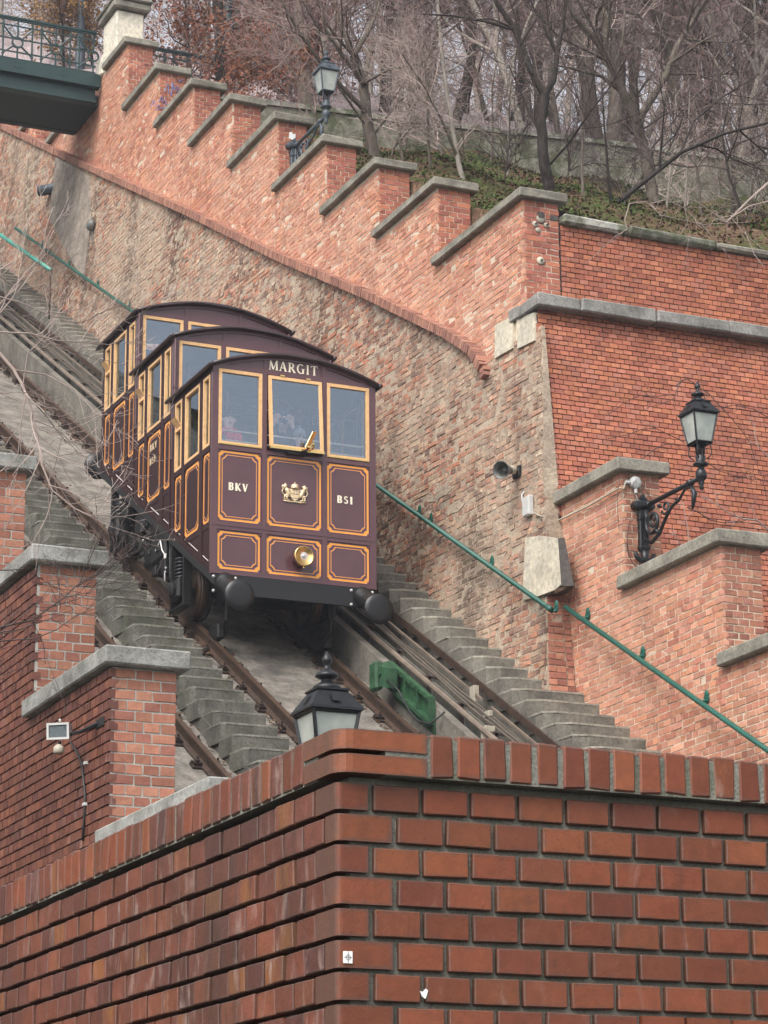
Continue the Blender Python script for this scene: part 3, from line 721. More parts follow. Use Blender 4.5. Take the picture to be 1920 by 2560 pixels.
# ---- end wall (faces downhill) with string course
ew = thing('end_wall', 'tall dark red brick wall facing downhill behind the bracket lamp with a stone string course', 'brick wall', (14.45, 27.5, 5))
BT = 0.164; nv = np.array((0, -1/math.hypot(1, BT), BT*1.0/math.hypot(1, BT))); vv_ = np.array((0, BT, 1))/math.hypot(1, BT)
def cy_(z): return 27.63-BT*(11.75-z)
mb = MB(); mb.hexa([(14.42, cy_(8.75)+.014, 8.75), (14.98, cy_(8.75)+.014, 8.75), (14.98, 28.6, 8.75), (14.42, 28.6, 8.75), (14.42, cy_(11.6)+.014, 11.6), (14.98, cy_(11.6)+.014, 11.6), (14.98, 28.6, 11.6), (14.42, 28.6, 11.6)])
mb.hexa([(14.98, cy_(4)+.014, 4), (26, cy_(4)+.014, 4), (26, 28.6, 4), (14.98, 28.6, 4), (14.98, cy_(11.6)+.014, 11.6), (26, cy_(11.6)+.014, 11.6), (26, 28.6, 11.6), (14.98, 28.6, 11.6)])
mb.box(14.421, 26, 27.74, 28.6, 11.595, 11.66)
mb.box(14.93, 26, uY[0]+.012, 28.6, 11.6, 12.90); mb.build('mortar_core', m_mortar_dark, ew)
wl = Wall(); O = np.array((0, cy_(4)+.014, 4.0)); pc = 0.0695
wl.face(O, UX, vv_, nv, 0.0, 7.70*math.hypot(1, BT)/1.0, pc, lambda t: [(14.43 if t > 4.86 else 14.97, 21)], off_bond(header, 14.43), prot=0.016, joint=0.013, pj=0.002, seed=60)
wl.face((0, uY[0]+.012, 0), UX, UZ, NY, 12.90-pc*17, 12.90, pc, lambda t: [(14.93, 21)], off_bond(header, 14.93), prot=0.014, joint=0.012, pj=0.003, seed=61)
wl.face((14.42, 0, 0), UY, UZ, NX, 4+.0, 11.5, 0.0695/math.hypot(1, BT)*1.0, lambda t: [(cy_(t)+.004, cy_(t)+.25+.03*(int(t*14) % 3))] if t > 8.75 else [], lambda k, rr: ([0.195, .13], rr.choice((0, .1))), prot=0.016, joint=0.011, pj=0.003, seed=62)
wl.finish(ew, [m_brick_c], jit=0.003)
xs_ = [14.35, 14.97, 16.05, 17.1, 18.2, 19.4, 20.6, 22]
for i in range(len(xs_)-1):
    dy = random.uniform(-.02, .02); dz = random.uniform(-.012, .006)
    mb = MB(); mb.bbox(xs_[i]+.006, xs_[i+1]-.004, 27.43+dy, 28.0, 11.605+dz, 11.775+dz, .018, .010); mb.build('string_slab', m_string, ew)
mb = MB(); mb.bbox(14.35, 14.62, 28.0, 28.25, 11.605, 11.775, .015, .008); mb.build('string_slab', m_string, ew)
xs_ = [14.93, 15.9, 17.2, 18.6, 20.2, 22]
for i in range(len(xs_)-1):
    mb = MB(); mb.bbox(xs_[i], xs_[i+1]-.006, uY[0]-.10+random.uniform(-.02, .02), 28.5, 12.905, 13.03-.012*i+random.uniform(-.01, .01), .03, .018); mb.build('coping_slab', m_coping_moss if i < 2 else m_coping, ew)

# ---- lower stepped wall (right)
XD = 14.45; DT = 0.515
dY = [25.66, 23.56, 21.45, 19.35, 17.25]; dZ = [8.94, 7.53, 6.19, 4.9, 3.6]
dw = thing('lower_stepped_wall', 'salmon brick stepped wall below the bracket lamp with green handrail along it', 'brick wall', (XD, 25.6, 4))
prof = [(27.7, 3)]+[(27.7, dZ[0])]
for i in range(len(dY)):
    prof += [(dY[i]+.012, dZ[i])]
    if i+1 < len(dY): prof += [(dY[i]+.012, dZ[i+1])]
prof += [(dY[-1]+.012, -1)]
prof[0] = (27.7, -1)
mb = MB(); mb.prism([(XD+.012, a, b) for a, b in prof], (DT-.024, 0, 0)); mb.build('mortar_core', m_mortar_warm, dw)
def dspan(t):
    st_ = None
    for y_, z_ in zip(dY[::-1], dZ[::-1]):
        if z_ > t+.03: st_ = y_; break
    if st_ is None: return []
    hi = min(27.5, (t-.72+9.775)/T+.2)
    return [(st_, hi)] if hi > st_ else []
wl = Wall(); dp = 0.0785
wl.face((XD+.012, 0, 0), UY, UZ, NX, dZ[0]-.004-dp*80, dZ[0], dp, dspan, cross, prot=0.005, joint=0.013, vjit=.003, pj=.003, seed=70)
for i in range(len(dY)):
    zlo = dZ[i+1]+.1 if i+1 < len(dY) else 1
    n_ = int((dZ[i]-zlo)/dp)+1
    wl.face((0, dY[i]+.012, 0), UX, UZ, NY, dZ[i]-.004-n_*dp, dZ[i], dp, lambda t: [(XD+.03, XD+DT)], off_bond(quoin, XD), prot=.006, joint=.014, vjit=.002, pj=.003, mat=1, seed=71+i)
wl.finish(dw, [m_brick_pink, m_brick_left], jit=0.0035)
for i in range(len(dY)):
    y2 = dY[i-1]+.05 if i else 27.5
    mb = MB(); mb.bbox(XD-.085, XD+DT+.09, dY[i]-.085, y2, dZ[i]+.002, dZ[i]+.160, .015, .008); mb.build('coping_slab', m_coping, dw)

# ------------------------------------------------------------------ track bed, rails, stairs
y0, y1 = 13.0, 72.0
def slope_box(mb, x0, x1, h0, h1, ya=y0, yb=y1):
    return mb.hexa([(x0, ya, zr(ya)+h0), (x1, ya, zr(ya)+h0), (x1, yb, zr(yb)+h0), (x0, yb, zr(yb)+h0), (x0, ya, zr(ya)+h1), (x1, ya, zr(ya)+h1), (x1, yb, zr(yb)+h1), (x0, yb, zr(yb)+h1)])
mb = MB(); slope_box(mb, 6.4, 14.6, -1.2, -0.19); struct('track_bed', mb, m_concrete_slab)
mb = MB(); slope_box(mb, 12.86, 12.98, -.3, .34); slope_box(mb, 12.98, 13.56, -.5, -.12); struct('cable_trough_kerb', mb, m_stair)
mb = MB(); slope_box(mb, 11.36, 12.44, -.3, -.15); slope_box(mb, 12.86-.14, 12.858, -.3, -.12); slope_box(mb, 8.40, 9.45, -.3, -.15); struct('concrete_slab', mb, m_concrete_slab)
sec = [(-.07, 0), (-.07, .012), (-.012, .03), (-.012, .105), (-.034, .118), (-.034, .148), (.034, .148), (.034, .118), (.012, .105), (.012, .03), (.07, .012), (.07, 0)]
def clip_mesh():
    m = MB(); m.box(-.17, .17, -.075, .075, -.02, .022)
    for s_ in (-1, 1):
        m.box(min(s_*.06, s_*.15), max(s_*.06, s_*.15), -.035, .035, .022, .06); m.lathe([(.028, .05), (.028, .085), (.014, .09), (.014, .12)], (s_*.115, 0, 0), UZ, 6)
        m.lathe([(.022, .02), (.022, .05)], (s_*.15, .05, 0), UZ, 6)
    return m
cmesh = None; sn, cs_ = math.sin(math.atan(T)), math.cos(math.atan(T))
vU = np.array((0, cs_, sn)); vN = np.array((0, -sn, cs_))
for xr, lab in ((11.15, 'rusty rail under the left wheels of the funicular car'), (12.65, 'rusty rail under the right wheels of the funicular car'), (8.18, 'far left rail hidden behind the near stepped wall'), (9.68, 'dark rail of the empty left track glimpsed between the brick piers')):
    t = thing('track_rail', lab, 'rail', (xr, 20, zr(20)), 'rails of the two tracks')
    mb = MB(); e0 = np.array((xr, y0, zr(y0)))-vN*.148; e1 = np.array((xr, y1, zr(y1)))-vN*.148
    ra = [e0+np.array((a, 0, 0))+vN*b for a, b in sec]; mb.prism([tuple(p) for p in ra], e1-e0); mb.build('rail_section', m_rail, t)
    mb = MB(); mb.prism([tuple(e0+np.array((a, 0, 0))+vN*b) for a, b in ((-.03, .146), (.03, .146), (.03, .151), (-.03, .151))], e1-e0); mb.build('rail_head', m_railtop, t)
    yy = 22.0 if xr > 10 else 17.0
    while yy < 58:
        P = np.array((xr, yy, zr(yy)))-vN*.16
        px, py, w_ = project(P)
        if -30 < px < 1950 and py < 2600:
            if cmesh is None:
                o = clip_mesh().build('rail_clip', m_clip, t); cmesh = o.data; cc0 = W[o].copy()
            else:
                o = bpy.data.objects.new('rail_clip', cmesh); C.objects.link(o); o.parent = t
            o.rotation_euler = (math.atan(T), 0, random.uniform(-.06, .06)); o.location = P+vN*cc0[2]-W[t]
        yy += 0.62
# dead leaves gathered along the rails
mb = MB(); rr = random.Random(9)
for _ in range(3800):
    xr = rr.choice((11.0, 11.02, 12.46, 12.75, 12.8, 10.72, 9.85, 12.5, 11.3)); Y = rr.uniform(23, 52)
    P = np.array((xr+rr.gauss(0, .055), Y, zr(Y)-.165+rr.uniform(.0, .05))); a = rr.uniform(.018, .045); q = rr.uniform(0, 6.28)
    d1 = np.array((math.cos(q), math.sin(q)*cs_, math.sin(q)*sn+rr.uniform(-.6, .6)))*a; d2 = np.array((-math.sin(q), math.cos(q)*cs_, math.cos(q)*sn+rr.uniform(-.5, .5)))*a*.6
    mb.add([P-d1, P+d2, P+d1, P-d2], [(0, 1, 2, 3)])
o = mb.build('dead_leaves', m_leaf_brown, None); o['kind'] = 'stuff'; o['label'] = 'scattered brown dead leaves lying along the rails'
def stairs(name, label, xa, xb_, off, ya, yb, mat, mats2, riser=0.2, seed=0, rag=0.0, cut=(.18, .07)):
    t = thing(name, label, 'stairs', (xa+.4, ya, zr(ya))); tread = riser/T; rr = random.Random(seed); Y = ya
    while Y < yb:
        z = zr(Y)+off+rr.uniform(-.006, .006); l_ = xa+rr.uniform(0, rag)
        ya_ = Y+rr.uniform(-.008, .008); xr_ = (14.46 if Y < 27 else 14.2) if xb_ is None else xb_
        mb = MB(); mb.prism([(l_+.02+rr.uniform(-.01, .01), ya_+cut[1], z-riser-.02), (l_+cut[0]+rr.uniform(-.015, .015), ya_, z-riser-.02), (xr_, ya_, z-riser-.02), (xr_, ya_+tread+.06, z-riser-.02), (l_, ya_+tread+.06, z-riser-.02)], (0, 0, riser-.002))
        mb.build('step', mat, t); mb = MB(); j1, j2 = rr.uniform(-.003, .003), rr.uniform(-.003, .003); e = .003
        mb.prism([(l_+.02-e, ya_+cut[1]+.004, z-.022), (l_+cut[0]-.004, ya_-e+j1, z-.022), ((l_+cut[0]+xr_)/2, ya_-e+j2, z-.022), (xr_+.001, ya_-e-j1, z-.022), (xr_+.001, ya_+tread+.058, z-.022), (l_-e*.6, ya_+tread+.058, z-.022)], (0, 0, .022))
        mb.build('nosing', mats2, t); Y += tread
    mb = MB(); slope_box(mb, xa+.045, (xb_ or 14.46)-.003, off-1.0, off-riser-.012, ya+.05, yb); mb.build('stringer', mat, t)
    return t
stairs('side_stairs', 'grey concrete steps with sharp treads between the track and the old brick wall', 13.54, None, 0.90, 22.2, 57, m_stair, m_nosing, seed=3, rag=.03)
stairs('middle_stairs', 'narrow weathered concrete steps between the two tracks', 9.94, 10.62, 0.22, 21.5, 57, m_stair_c, m_nosing_c, seed=4, rag=.05, cut=(.08, .04))
# trough fittings: pipe, cables, panels, boxes
def slope_line(x, h, ya, yb, n=2, wob=0.0, rr=random.Random(2)):
    return [(x+rr.uniform(-wob, wob), y_, zr(y_)+h+rr.uniform(-wob, wob)) for y_ in np.linspace(ya, yb, n)]
mb = MB(); mb.tube(slope_line(13.06, .42, 20, 60), .036, 8); solo('cable_pipe', 'pale pipe running down the kerb of the cable trough', 'pipe', mb, m_pipe)
for i, (x, h, r_, lb) in enumerate(((13.22, .46, .014, 'lowest thin cable on the trough panels'), (13.25, .49, .017, 'thickest cable on the trough panels beside the pale strip'), (13.28, .50, .010, 'thinnest wavy cable above the trough panels'), (13.31, .47, .013, 'thin cable nearest the steps in the trough'))):
    mb = MB(); mb.tube(slope_line(x, h, 20, 60, 70, .014), r_, 5); solo('cable', lb, 'cable', mb, m_cable, 'cables in the trough')
Y = 22.0; tp = thing('cable_trough', 'row of grey concrete cover panels with dark gaps along the cable trough', 'cable trough', (13.2, 22, zr(22)))
while Y < 58:
    mb = MB(); slope_box(mb, 13.17, 13.20, .05, .40, Y+.05, Y+.83); mb.build('panel', m_stair_c, tp)
    mb = MB(); slope_box(mb, 13.13, 13.17, .02, .46, Y-.02, Y+.02); slope_box(mb, 13.05, 13.30, .42, .45, Y-.02, Y+.02); mb.build('bracket', m_clip, tp); Y += .88
mb = MB(); slope_box(mb, 13.36, 13.39, .53, .56, 20, 26.95); slope_box(mb, 13.36, 13.39, .53, .56, 27.2, 60); solo('trough_edge_strip', 'pale flat strip along the stair side of the cable trough', 'strip', mb, m_pipe)
mb = MB(); slope_box(mb, 13.485, 13.505, .57, .665, 20, 60); solo('trough_dark_strip', 'narrow dark strip blackening the gap below the step ends', 'plate', mb, m_rail)  # dark strip added to blacken the gap under the step ends
p = atX(1183, 1736, 13.37); t = thing('strip_joint_box', 'flat upright cream plate joining the pale trough strip', 'box', p)
mb = MB(); mb.bbox(p[0]-.02, p[0]+.05, p[1]-.06, p[1]+.06, p[2]-.10, p[2]+.10, .006); mb.build('case', m_beige, t)
p = atX(1220, 1786, 13.27); t = thing('small_junction_box', 'tiny cream junction box on the trough cables between the two larger boxes', 'box', p)
mb = MB(); mb.bbox(p[0]-.03, p[0]+.03, p[1]-.07, p[1]+.07, p[2]-.035, p[2]+.035, .006); mb.build('case', m_beige, t)
p = atX(1220, 1834, 13.12); t = thing('junction_box', 'cream box with a round black hole at the lower end of the trough pipe', 'box', p)
mb = MB(); mb.bbox(p[0]-.065, p[0]+.065, p[1]-.06, p[1]+.06, p[2]-.08, p[2]+.08, .006); mb.build('case', m_beige, t)
mb = MB(); mb.lathe([(.026, 0), (.026, .006)], (p[0]+.015, p[1]-.06, p[2]-.01), NY, 12); mb.build('cable_hole', m_black, t)
# green trackside cabinet (ribbed steel panel with gearbox)
gc = thing('track_switch_panel', 'green ribbed steel panel with a small gear box beside the right rail', 'switch box', (12.83, 27.9, zr(27.9)))
GH = .14
def gbox(mb, ya, yb, ha, hb, xa, xb): return slope_box(mb, xa, xb, ha, hb, ya, yb)
_zr = zr
def zr(Y): return _zr(Y)+GH
mb = MB(); gbox(mb, 27.36, 28.52, -.12, .32, 12.835, 12.855); mb.build('back_plate', m_cab, gc)
mb = MB(); gbox(mb, 27.36, 28.52, .27, .33, 12.77, 12.835); mb.build('top_flange', m_cab, gc)
mb = MB(); gbox(mb, 27.36, 28.52, .0, .05, 12.75, 12.835); mb.build('bottom_flange', m_cab, gc)
for ya in (27.36, 27.70, 28.04, 28.35):
    mb = MB(); gbox(mb, ya, ya+.035, .05, .27, 12.775, 12.835); mb.build('rib', m_cab, gc)
mb = MB(); mb.hexa([(12.60, 28.22, zr(28.22)+.10), (12.76, 28.22, zr(28.22)+.10), (12.76, 28.5, zr(28.5)+.02), (12.60, 28.5, zr(28.5)+.02), (12.60, 28.22, zr(28.22)+.34), (12.76, 28.22, zr(28.22)+.34), (12.76, 28.5, zr(28.5)+.33), (12.60, 28.5, zr(28.5)+.28)])
mb.bbox(12.56, 12.66, 28.4, 28.62, zr(28.45)-.02, zr(28.45)+.34, .03); mb.build('gear_box', m_cab, gc)
mb = MB()
for i in range(10): 
    Y = 27.42+i*.11; mb.lathe([(.012, 0), (.012, .012)], (12.767, Y, zr(Y)+.30), NX, 6)
mb.lathe([(.03, 0), (.03, .03)], (12.6, 28.35, zr(28.35)+.22), NX, 8); mb.build('bolt', m_cab, gc)
mb = MB(); mb.tube([(12.62, 28.25, zr(28.25)+.2), (12.68, 28.0, zr(28)+.15), (12.70, 27.75, zr(27.75)-.0), (12.70, 27.5, zr(27.5)-.02), (12.74, 27.25, zr(27.25)+.05), (12.86, 27.12, zr(27.12)+.25)], .012, 6); mb.build('hose', m_cable_black, gc, True)

zr = _zr
# ------------------------------------------------------------------ bridge at the top
br = thing('footbridge', 'dark green iron footbridge girder with ornate railing at the top left', 'bridge', (14.4, 46.4, 22))
BY = 45.62
mb = MB(); mb.box(3, 14.39, BY, BY+.05, 22.40, 22.66); mb.build('fascia_plate', m_green, br)
mb = MB(); mb.box(3, 14.36, BY-.06, BY+.12, 22.36, 22.40); mb.build('flange', m_green, br)
mb = MB(); mb.box(3, 14.30, BY+.06, BY+.12, 22.06, 22.36); mb.box(3, 14.30, BY-.02, BY+.2, 22.04, 22.075); mb.build('girder', m_green, br)
mb = MB(); mb.box(3, 14.385, BY+.2, 47.22, 22.05, 22.3); mb.build('deck_underside', m_green_dark, br)
mb = MB(); mb.box(3, 14.36, 47.1, 47.25, 22.04, 22.7); mb.build('rear_girder', m_green_dark, br)
mb = MB()
for i in range(7):
    for dx in (-.09, -.03, .03, .09):
        for dz in (-.05, .05): mb.lathe([(.012, 0), (.010, .012)], (14.0-.85*i-.4+dx, BY-.0, 22.56+dz), NY, 6)
mb.build('rivet', m_green, br)
def railing(root, ya, xa, xb, zb, zt, mod=0.765, x0=12.70, mat=m_green):
    H = zt-zb
    mb = MB(); mb.box(xa, xb, ya-.035, ya+.035, zt-.035, zt); mb.box(xa, xb, ya-.02, ya+.02, zt-.07, zt-.035); mb.build('top_rail', mat, root)
    for f in (.80, .50, .19, .03):
        mb = MB(); mb.box(xa, xb, ya-.012, ya+.012, zb+H*f-.012, zb+H*f+.012); mb.build('bar', mat, root)
    k = math.floor((xa-x0)/mod)
    while x0+k*mod-mod/2 < xb:
        c = x0+k*mod; zc = zb+H*.42; k += 1
        for dx in (-.29, -.10*0-.0, .29):
            if xa < c+dx < xb:
                mb = MB()
                if dx: mb.box(c+dx-.014, c+dx+.014, ya-.014, ya+.014, zb, zt-.035)
                else:
                    mb.box(c-.014, c+.014, ya-.014, ya+.014, zb, zc-.11); mb.box(c-.014, c+.014, ya-.014, ya+.014, zc+.11, zt-.035)
                mb.build('baluster', mat, root)
        if xa < c < xb:
            mb = MB(); f = lambda r_: [(c+r_*math.cos(q), ya-.016, zc+r_*math.sin(q)) for q in np.linspace(0, 2*math.pi, 18, endpoint=False)]
            mb.ring(f(.12), f(.088), (0, .032, 0)); mb.build('ring', mat, root)
        for sx in (-1, 1):
            for szn in (-1, 1):
                a = np.array((c+sx*.085, ya, zc+szn*.085)); b = np.array((c+sx*.29, ya, zc+szn*.265*(1.15 if szn > 0 else 1)))
                if xa < min(a[0], b[0]) and max(a[0], b[0]) < xb:
                    mb = MB(); mb.tube([a, b], [.02, .016], 6); mb.lathe([(.0, -.02), (.034, 0), (.0, .02)], b, NY, 8); mb.build('brace', mat, root)
railing(br, BY+.03, 8.0, 14.28, 22.66, 23.56)
# cream pedestal on the top merlon
pd = thing('cream_pedestal', 'cream stone pedestal with overhanging slab cap at the bridge end', 'pedestal', (14.7, 45, 22.8))
mb = MB(); mb.bbox(14.37, 14.93, 44.66, 45.50, 22.81, 23.62, .02, .01); mb.build('shaft', m_pedestal, pd)
mb = MB(); mb.bbox(14.36, 14.96, 45.5, 45.9, 22.62, 23.05, .03, .01); mb.bbox(14.345, 14.97, 44.6, 45.6, 22.74, 22.86, .02, .008); mb.build('plinth', m_pedestal, pd)
mb = MB(); mb.bbox(14.29, 15.03, 44.56, 45.62, 23.64, 23.80, .03, .01); mb.build('cap_slab', m_coping, pd)
mb = MB(); mb.bbox(14.26, 15.06, 44.5, 45.68, 23.80, 23.86, .02); mb.build('cap_top', m_coping, pd)
# second railing and green post right of the pedestal
r2 = thing('path_railing', 'green iron railing with braces behind the merlons right of the cream pedestal', 'railing', (15.8, 46.2, 22.8))
railing(r2, 46.2, 14.95, 17.15, 22.85, 23.76, x0=15.6, mat=m_green_dark)
gp = thing('green_lamp_post', 'thick dark green cast iron post at the end of the railing', 'post', (17.2, 46.1, 22.6))
mb = MB(); mb.lathe([(.22, 0), (.22, .12), (.17, .16), (.15, .5), (.17, .55), (.12, .62), (.105, 1.6), (.15, 1.65), (.15, 1.72), (.10, 1.8), (.13, 2.0), (.08, 2.1), (.07, 5.0)], (17.2, 46.1, 22.55), UZ, 14); mb.build('shaft', m_green_dark, gp, True)
for q in range(8):
    mb = MB(); a = q*math.pi/4; mb.lathe([(.0, -.05), (.035, 0), (.0, .05)], (17.2+.12*math.cos(a), 46.1+.12*math.sin(a), 24.4), UZ, 6); mb.build('leaf_ornament', m_green_dark, gp)
lp2 = thing('plain_lamp_pole', 'plain grey pole standing behind the bridge railing', 'pole', (15.0, 49.5, 24))
mb = MB(); mb.lathe([(.11, 0), (.11, 1.1), (.085, 1.15), (.075, 8)], (15.17, 49.6, 24.0), UZ, 10); mb.build('shaft', m_iron_grey, lp2, True)
mb = MB(); mb.lathe([(.13, 0), (.13, .05)], (15.17, 49.6, 25.1), UZ, 10); mb.build('collar', m_iron_grey, lp2)
# blue spray scribble on a merlon front
mb = MB(); Yg = uY[7]-.006
for stx in ([(378, 268), (384, 250), (392, 268), (400, 262), (388, 276), (412, 268)], [(398, 254), (404, 240), (407, 256), (412, 248), (416, 262)], [(412, 230), (420, 208), (422, 230), (428, 240), (432, 205), (436, 225)], [(434, 222), (446, 214), (440, 230), (452, 222)], [(446, 206), (458, 198)]):
    mb.tube([at(px+0, py, Yg) for px, py in stx], .007, 5)
solo('blue_scribble', 'blue spray paint scribble on a brick merlon front under the bridge railing', 'graffiti', mb, m_blue)
# torn white poster on the lamp merlon
p = at(380+1163*.3014, 100+795*.3014, uY[4]-.004); mb = MB(); mb.prism([(p[0]-.055, p[1], p[2]-.06), (p[0]+.05, p[1], p[2]-.07), (p[0]+.06, p[1], p[2]+.05), (p[0]+.02, p[1], p[2]+.03), (p[0]-.01, p[1], p[2]+.07), (p[0]-.05, p[1], p[2]+.055)], (0, .004, 0))
solo('torn_poster', 'torn scrap of white poster above the high lamp bracket', 'poster', mb, m_paper)

# ------------------------------------------------------------------ bracket lamps
def make_lamp(mat, loc, label, glass=m_frost):
    """origin on the wall face at the height of the arm; arm reaches out along -Y"""
    t = thing('bracket_lamp', label, 'street lamp', (0, 0, 0), 'old bracket lamps on the brick walls'); L = 1.36
    mb = MB(); mb.bbox(-.06, .06, -.07, 0, -.52, .10, .012); mb.bbox(-.075, .075, -.085, 0, -.02, .06, .012); mb.bbox(-.07, .07, -.08, 0, -.50, -.46, .01); mb.bbox(-.07, .07, -.08, 0, -.16, -.12, .01)
    mb.lathe([(.05, 0), (.05, .09), (.02, .1)], (-.09, 0, .02), NY, 10); mb.lathe([(.05, 0), (.05, .09), (.02, .1)], (.09, 0, .02), NY, 10)
    mb.prism([(-.05, -.07, .10), (.05, -.07, .10), (.0, -.07, .16)], (0, .06, 0)); mb.build('wall_plate', mat, t)
    mb = MB()
    for s_ in (-1, 1): mb.tube([(0, -.05, -.60), (s_*.05, -.05, -.64), (s_*.10, -.05, -.60), (s_*.13, -.05, -.54), (s_*.09, -.05, -.555)], [.03, .035, .03, .018, .008], 6)
    mb.tube([(0, -.05, -.52), (0, -.05, -.64), (0, -.05, -.68)], [.05, .04, .01], 8); mb.build('plate_leaf', mat, t, True)
    mb = MB(); mb.tube([(0, -.05, .0), (0, -L, .0)], .028, 8); mb.lathe([(.04, 0), (.04, .05)], (0, -.16, 0), NY, 8); mb.lathe([(.042, 0), (.042, .05)], (0, -L+.26, 0), NY, 8); mb.build('arm', mat, t, True)
    def curl(c, r0, turns, a0, n=26, sgn=1):
        return [(0, -(c[0]+(r0*(1-.75*i/n))*math.cos(a0+sgn*turns*2*math.pi*i/n)), c[1]+(r0*(1-.75*i/n))*math.sin(a0+sgn*turns*2*math.pi*i/n)) for i in range(n+1)]
    mb = MB()
    mb.tube([(0, -.08, -.40), (0, -.22, -.46), (0, -.40, -.40), (0, -.55, -.26), (0, -.70, -.16), (0, -.86, -.13), (0, -1.0, -.04), (0, -1.12, .0)], [.02, .024, .024, .022, .02, .018, .016, .012], 6)
    mb.tube(curl((.26, -.22), .17, 1.3, 2.4), [.022]*20+[.018]*7, 6)
    mb.tube(curl((.27, -.20), .10, 1.1, -.4, 20, -1), .014, 6)
    mb.tube(curl((.56, -.13), .09, 1.2, 3.4, 18), .015, 6)
    mb.tube([(0, -.12, -.05), (0, -.10, -.2), (0, -.12, -.38)], .016, 6)
    mb.tube([(0, -1.0, -.04), (0, -1.14, -.05), (0, -1.2, -.14), (0, -1.17, -.24), (0, -1.15, -.31), (0, -1.12, -.26)], [.014, .022, .035, .028, .01, .006], 6)
    for c, r_, a in (((.42, -.08), .05, .3), ((.62, -.20), .045, 2), ((.35, -.36), .05, 1.0), ((.80, -.10), .035, .6)):
        mb.lathe([(0, -r_), (r_*.6, -r_*.2), (r_*.35, r_*.5), (0, r_*1.3)], (0, -c[0], c[1]), (0, math.cos(a), math.sin(a)), 6)
    mb.build('scroll_work', mat, t, True)
    mb = MB(); o = (0, -L, 0)
    mb.lathe([(0, -.16), (.028, -.13), (.02, -.10), (.035, -.07), (.03, -.05), (.055, -.02), (.065, .04), (.045, .09), (.03, .10), (.035, .12), (.085, .135), (.09, .15), (.06, .165), (.05, .18), (.06, .24), (.05, .25)], o, UZ, 14)
    mb.build('stem', mat, t, True)
    zb, ztp = .39, .72; hb, ht = .097, .150
    mb = MB()
    for a in range(4):
        q = a*math.pi/2+math.pi/4
        mb.tube([(.035*math.cos(q), -L+.035*math.sin(q), .24), (.055*math.cos(q), -L+.055*math.sin(q), zb)], .011, 6)
        q2 = q
        mb.tube([(.07*math.cos(q2), -L+.07*math.sin(q2), .20), (.13*math.cos(q2), -L+.13*math.sin(q2), .25), (.13*math.cos(q2), -L+.13*math.sin(q2), .31), (.115*math.cos(q2), -L+.115*math.sin(q2), .35), (.145*math.cos(q2), -L+.145*math.sin(q2), zb-.01)], .007, 5)
    mb.build('cage', mat, t, True)
    mb = MB()
    for sx, sy in ((-1, -1), (1, -1), (1, 1), (-1, 1)):
        mb.tube([(sx*hb, -L+sy*hb, zb), (sx*ht, -L+sy*ht, ztp)], .013, 4)
    for (h, z, r_) in ((hb, zb, .014), (ht, ztp, .016)):
        cs4 = [(-h, -L-h, z), (h, -L-h, z), (h, -L+h, z), (-h, -L+h, z)]
        for i in range(4): mb.tube([cs4[i], cs4[(i+1) % 4]], r_, 4)
    mb.build('lantern_frame', mat, t)
    for i, (ux, uy) in enumerate(((0, -1), (1, 0), (0, 1), (-1, 0))):
        tx, ty = -uy, ux; e = .006
        def P(h, k, z, out): return (ux*(h-out)+tx*k*h, -L+uy*(h-out)+ty*k*h, z)
        mb = MB(); mb.hexa([P(hb, -.96, zb+.01, e), P(hb, .96, zb+.01, e), P(hb, .96, zb+.01, e+.004), P(hb, -.96, zb+.01, e+.004), P(ht, -.96, ztp-.01, e), P(ht, .96, ztp-.01, e), P(ht, .96, ztp-.01, e+.004), P(ht, -.96, ztp-.01, e+.004)])
        mb.build('pane', glass, t)
    s2 = math.sqrt(2)
    mb = MB(); mb.lathe([((ht+.022)*s2, ztp+.005), ((ht+.022)*s2, ztp+.02), (.095*s2, ztp+.135), (.105*s2, ztp+.138), (.105*s2, ztp+.15)], (0, -L, 0), UZ, 4, math.pi/4); rf = mb.build('roof', mat, t)
    mb = MB()
    for ux, uy in ((0, -1), (1, 0), (0, 1), (-1, 0)):
        mb.obox((ux*.145, -L+uy*.145, ztp+.085), np.array((-uy, ux, 0))*.03, np.array((ux, uy, -1.4))*.006, np.array((ux*.5, uy*.5, -.75))*.03*-1)
    mb.build('vent_flap', mat, rf)
    mb = MB(); mb.lathe([(.10, ztp+.15), (.085, ztp+.175), (.04, ztp+.20), (.035, ztp+.215), (.06, ztp+.225), (.078, ztp+.235), (.065, ztp+.255), (.035, ztp+.275), (.02, ztp+.285), (.018, ztp+.31), (.034, ztp+.33), (.03, ztp+.35), (.022, ztp+.365), (.006, ztp+.395)], (0, -L, 0), UZ, 12); mb.build('finial', mat, rf, True)
    t.location = loc; return t
def paint(tree, mat):
    for o in tree.children:
        if o.material_slots[0].material is m_iron:
            o.material_slots[0].link = 'OBJECT'; o.material_slots[0].material = mat
        paint(o, mat)
lampA = make_lamp(m_iron, (14.70, dY[0]-.0, 8.52), 'black lantern on a scrolled bracket from the salmon wall, below the round white box')
lampB = copy_tree(lampA); lampB.location = (14.68, uY[4], 17.36); lampB['label'] = 'high grey lantern on a scrolled bracket between the stepped merlons below the trees'; paint(lampB, m_iron_grey)
lampC = copy_tree(lampA); lampC.location = (6.17, 16.05, 2.60); lampC['label'] = 'nearest black lantern rising behind the foreground wall corner, bracket hidden'

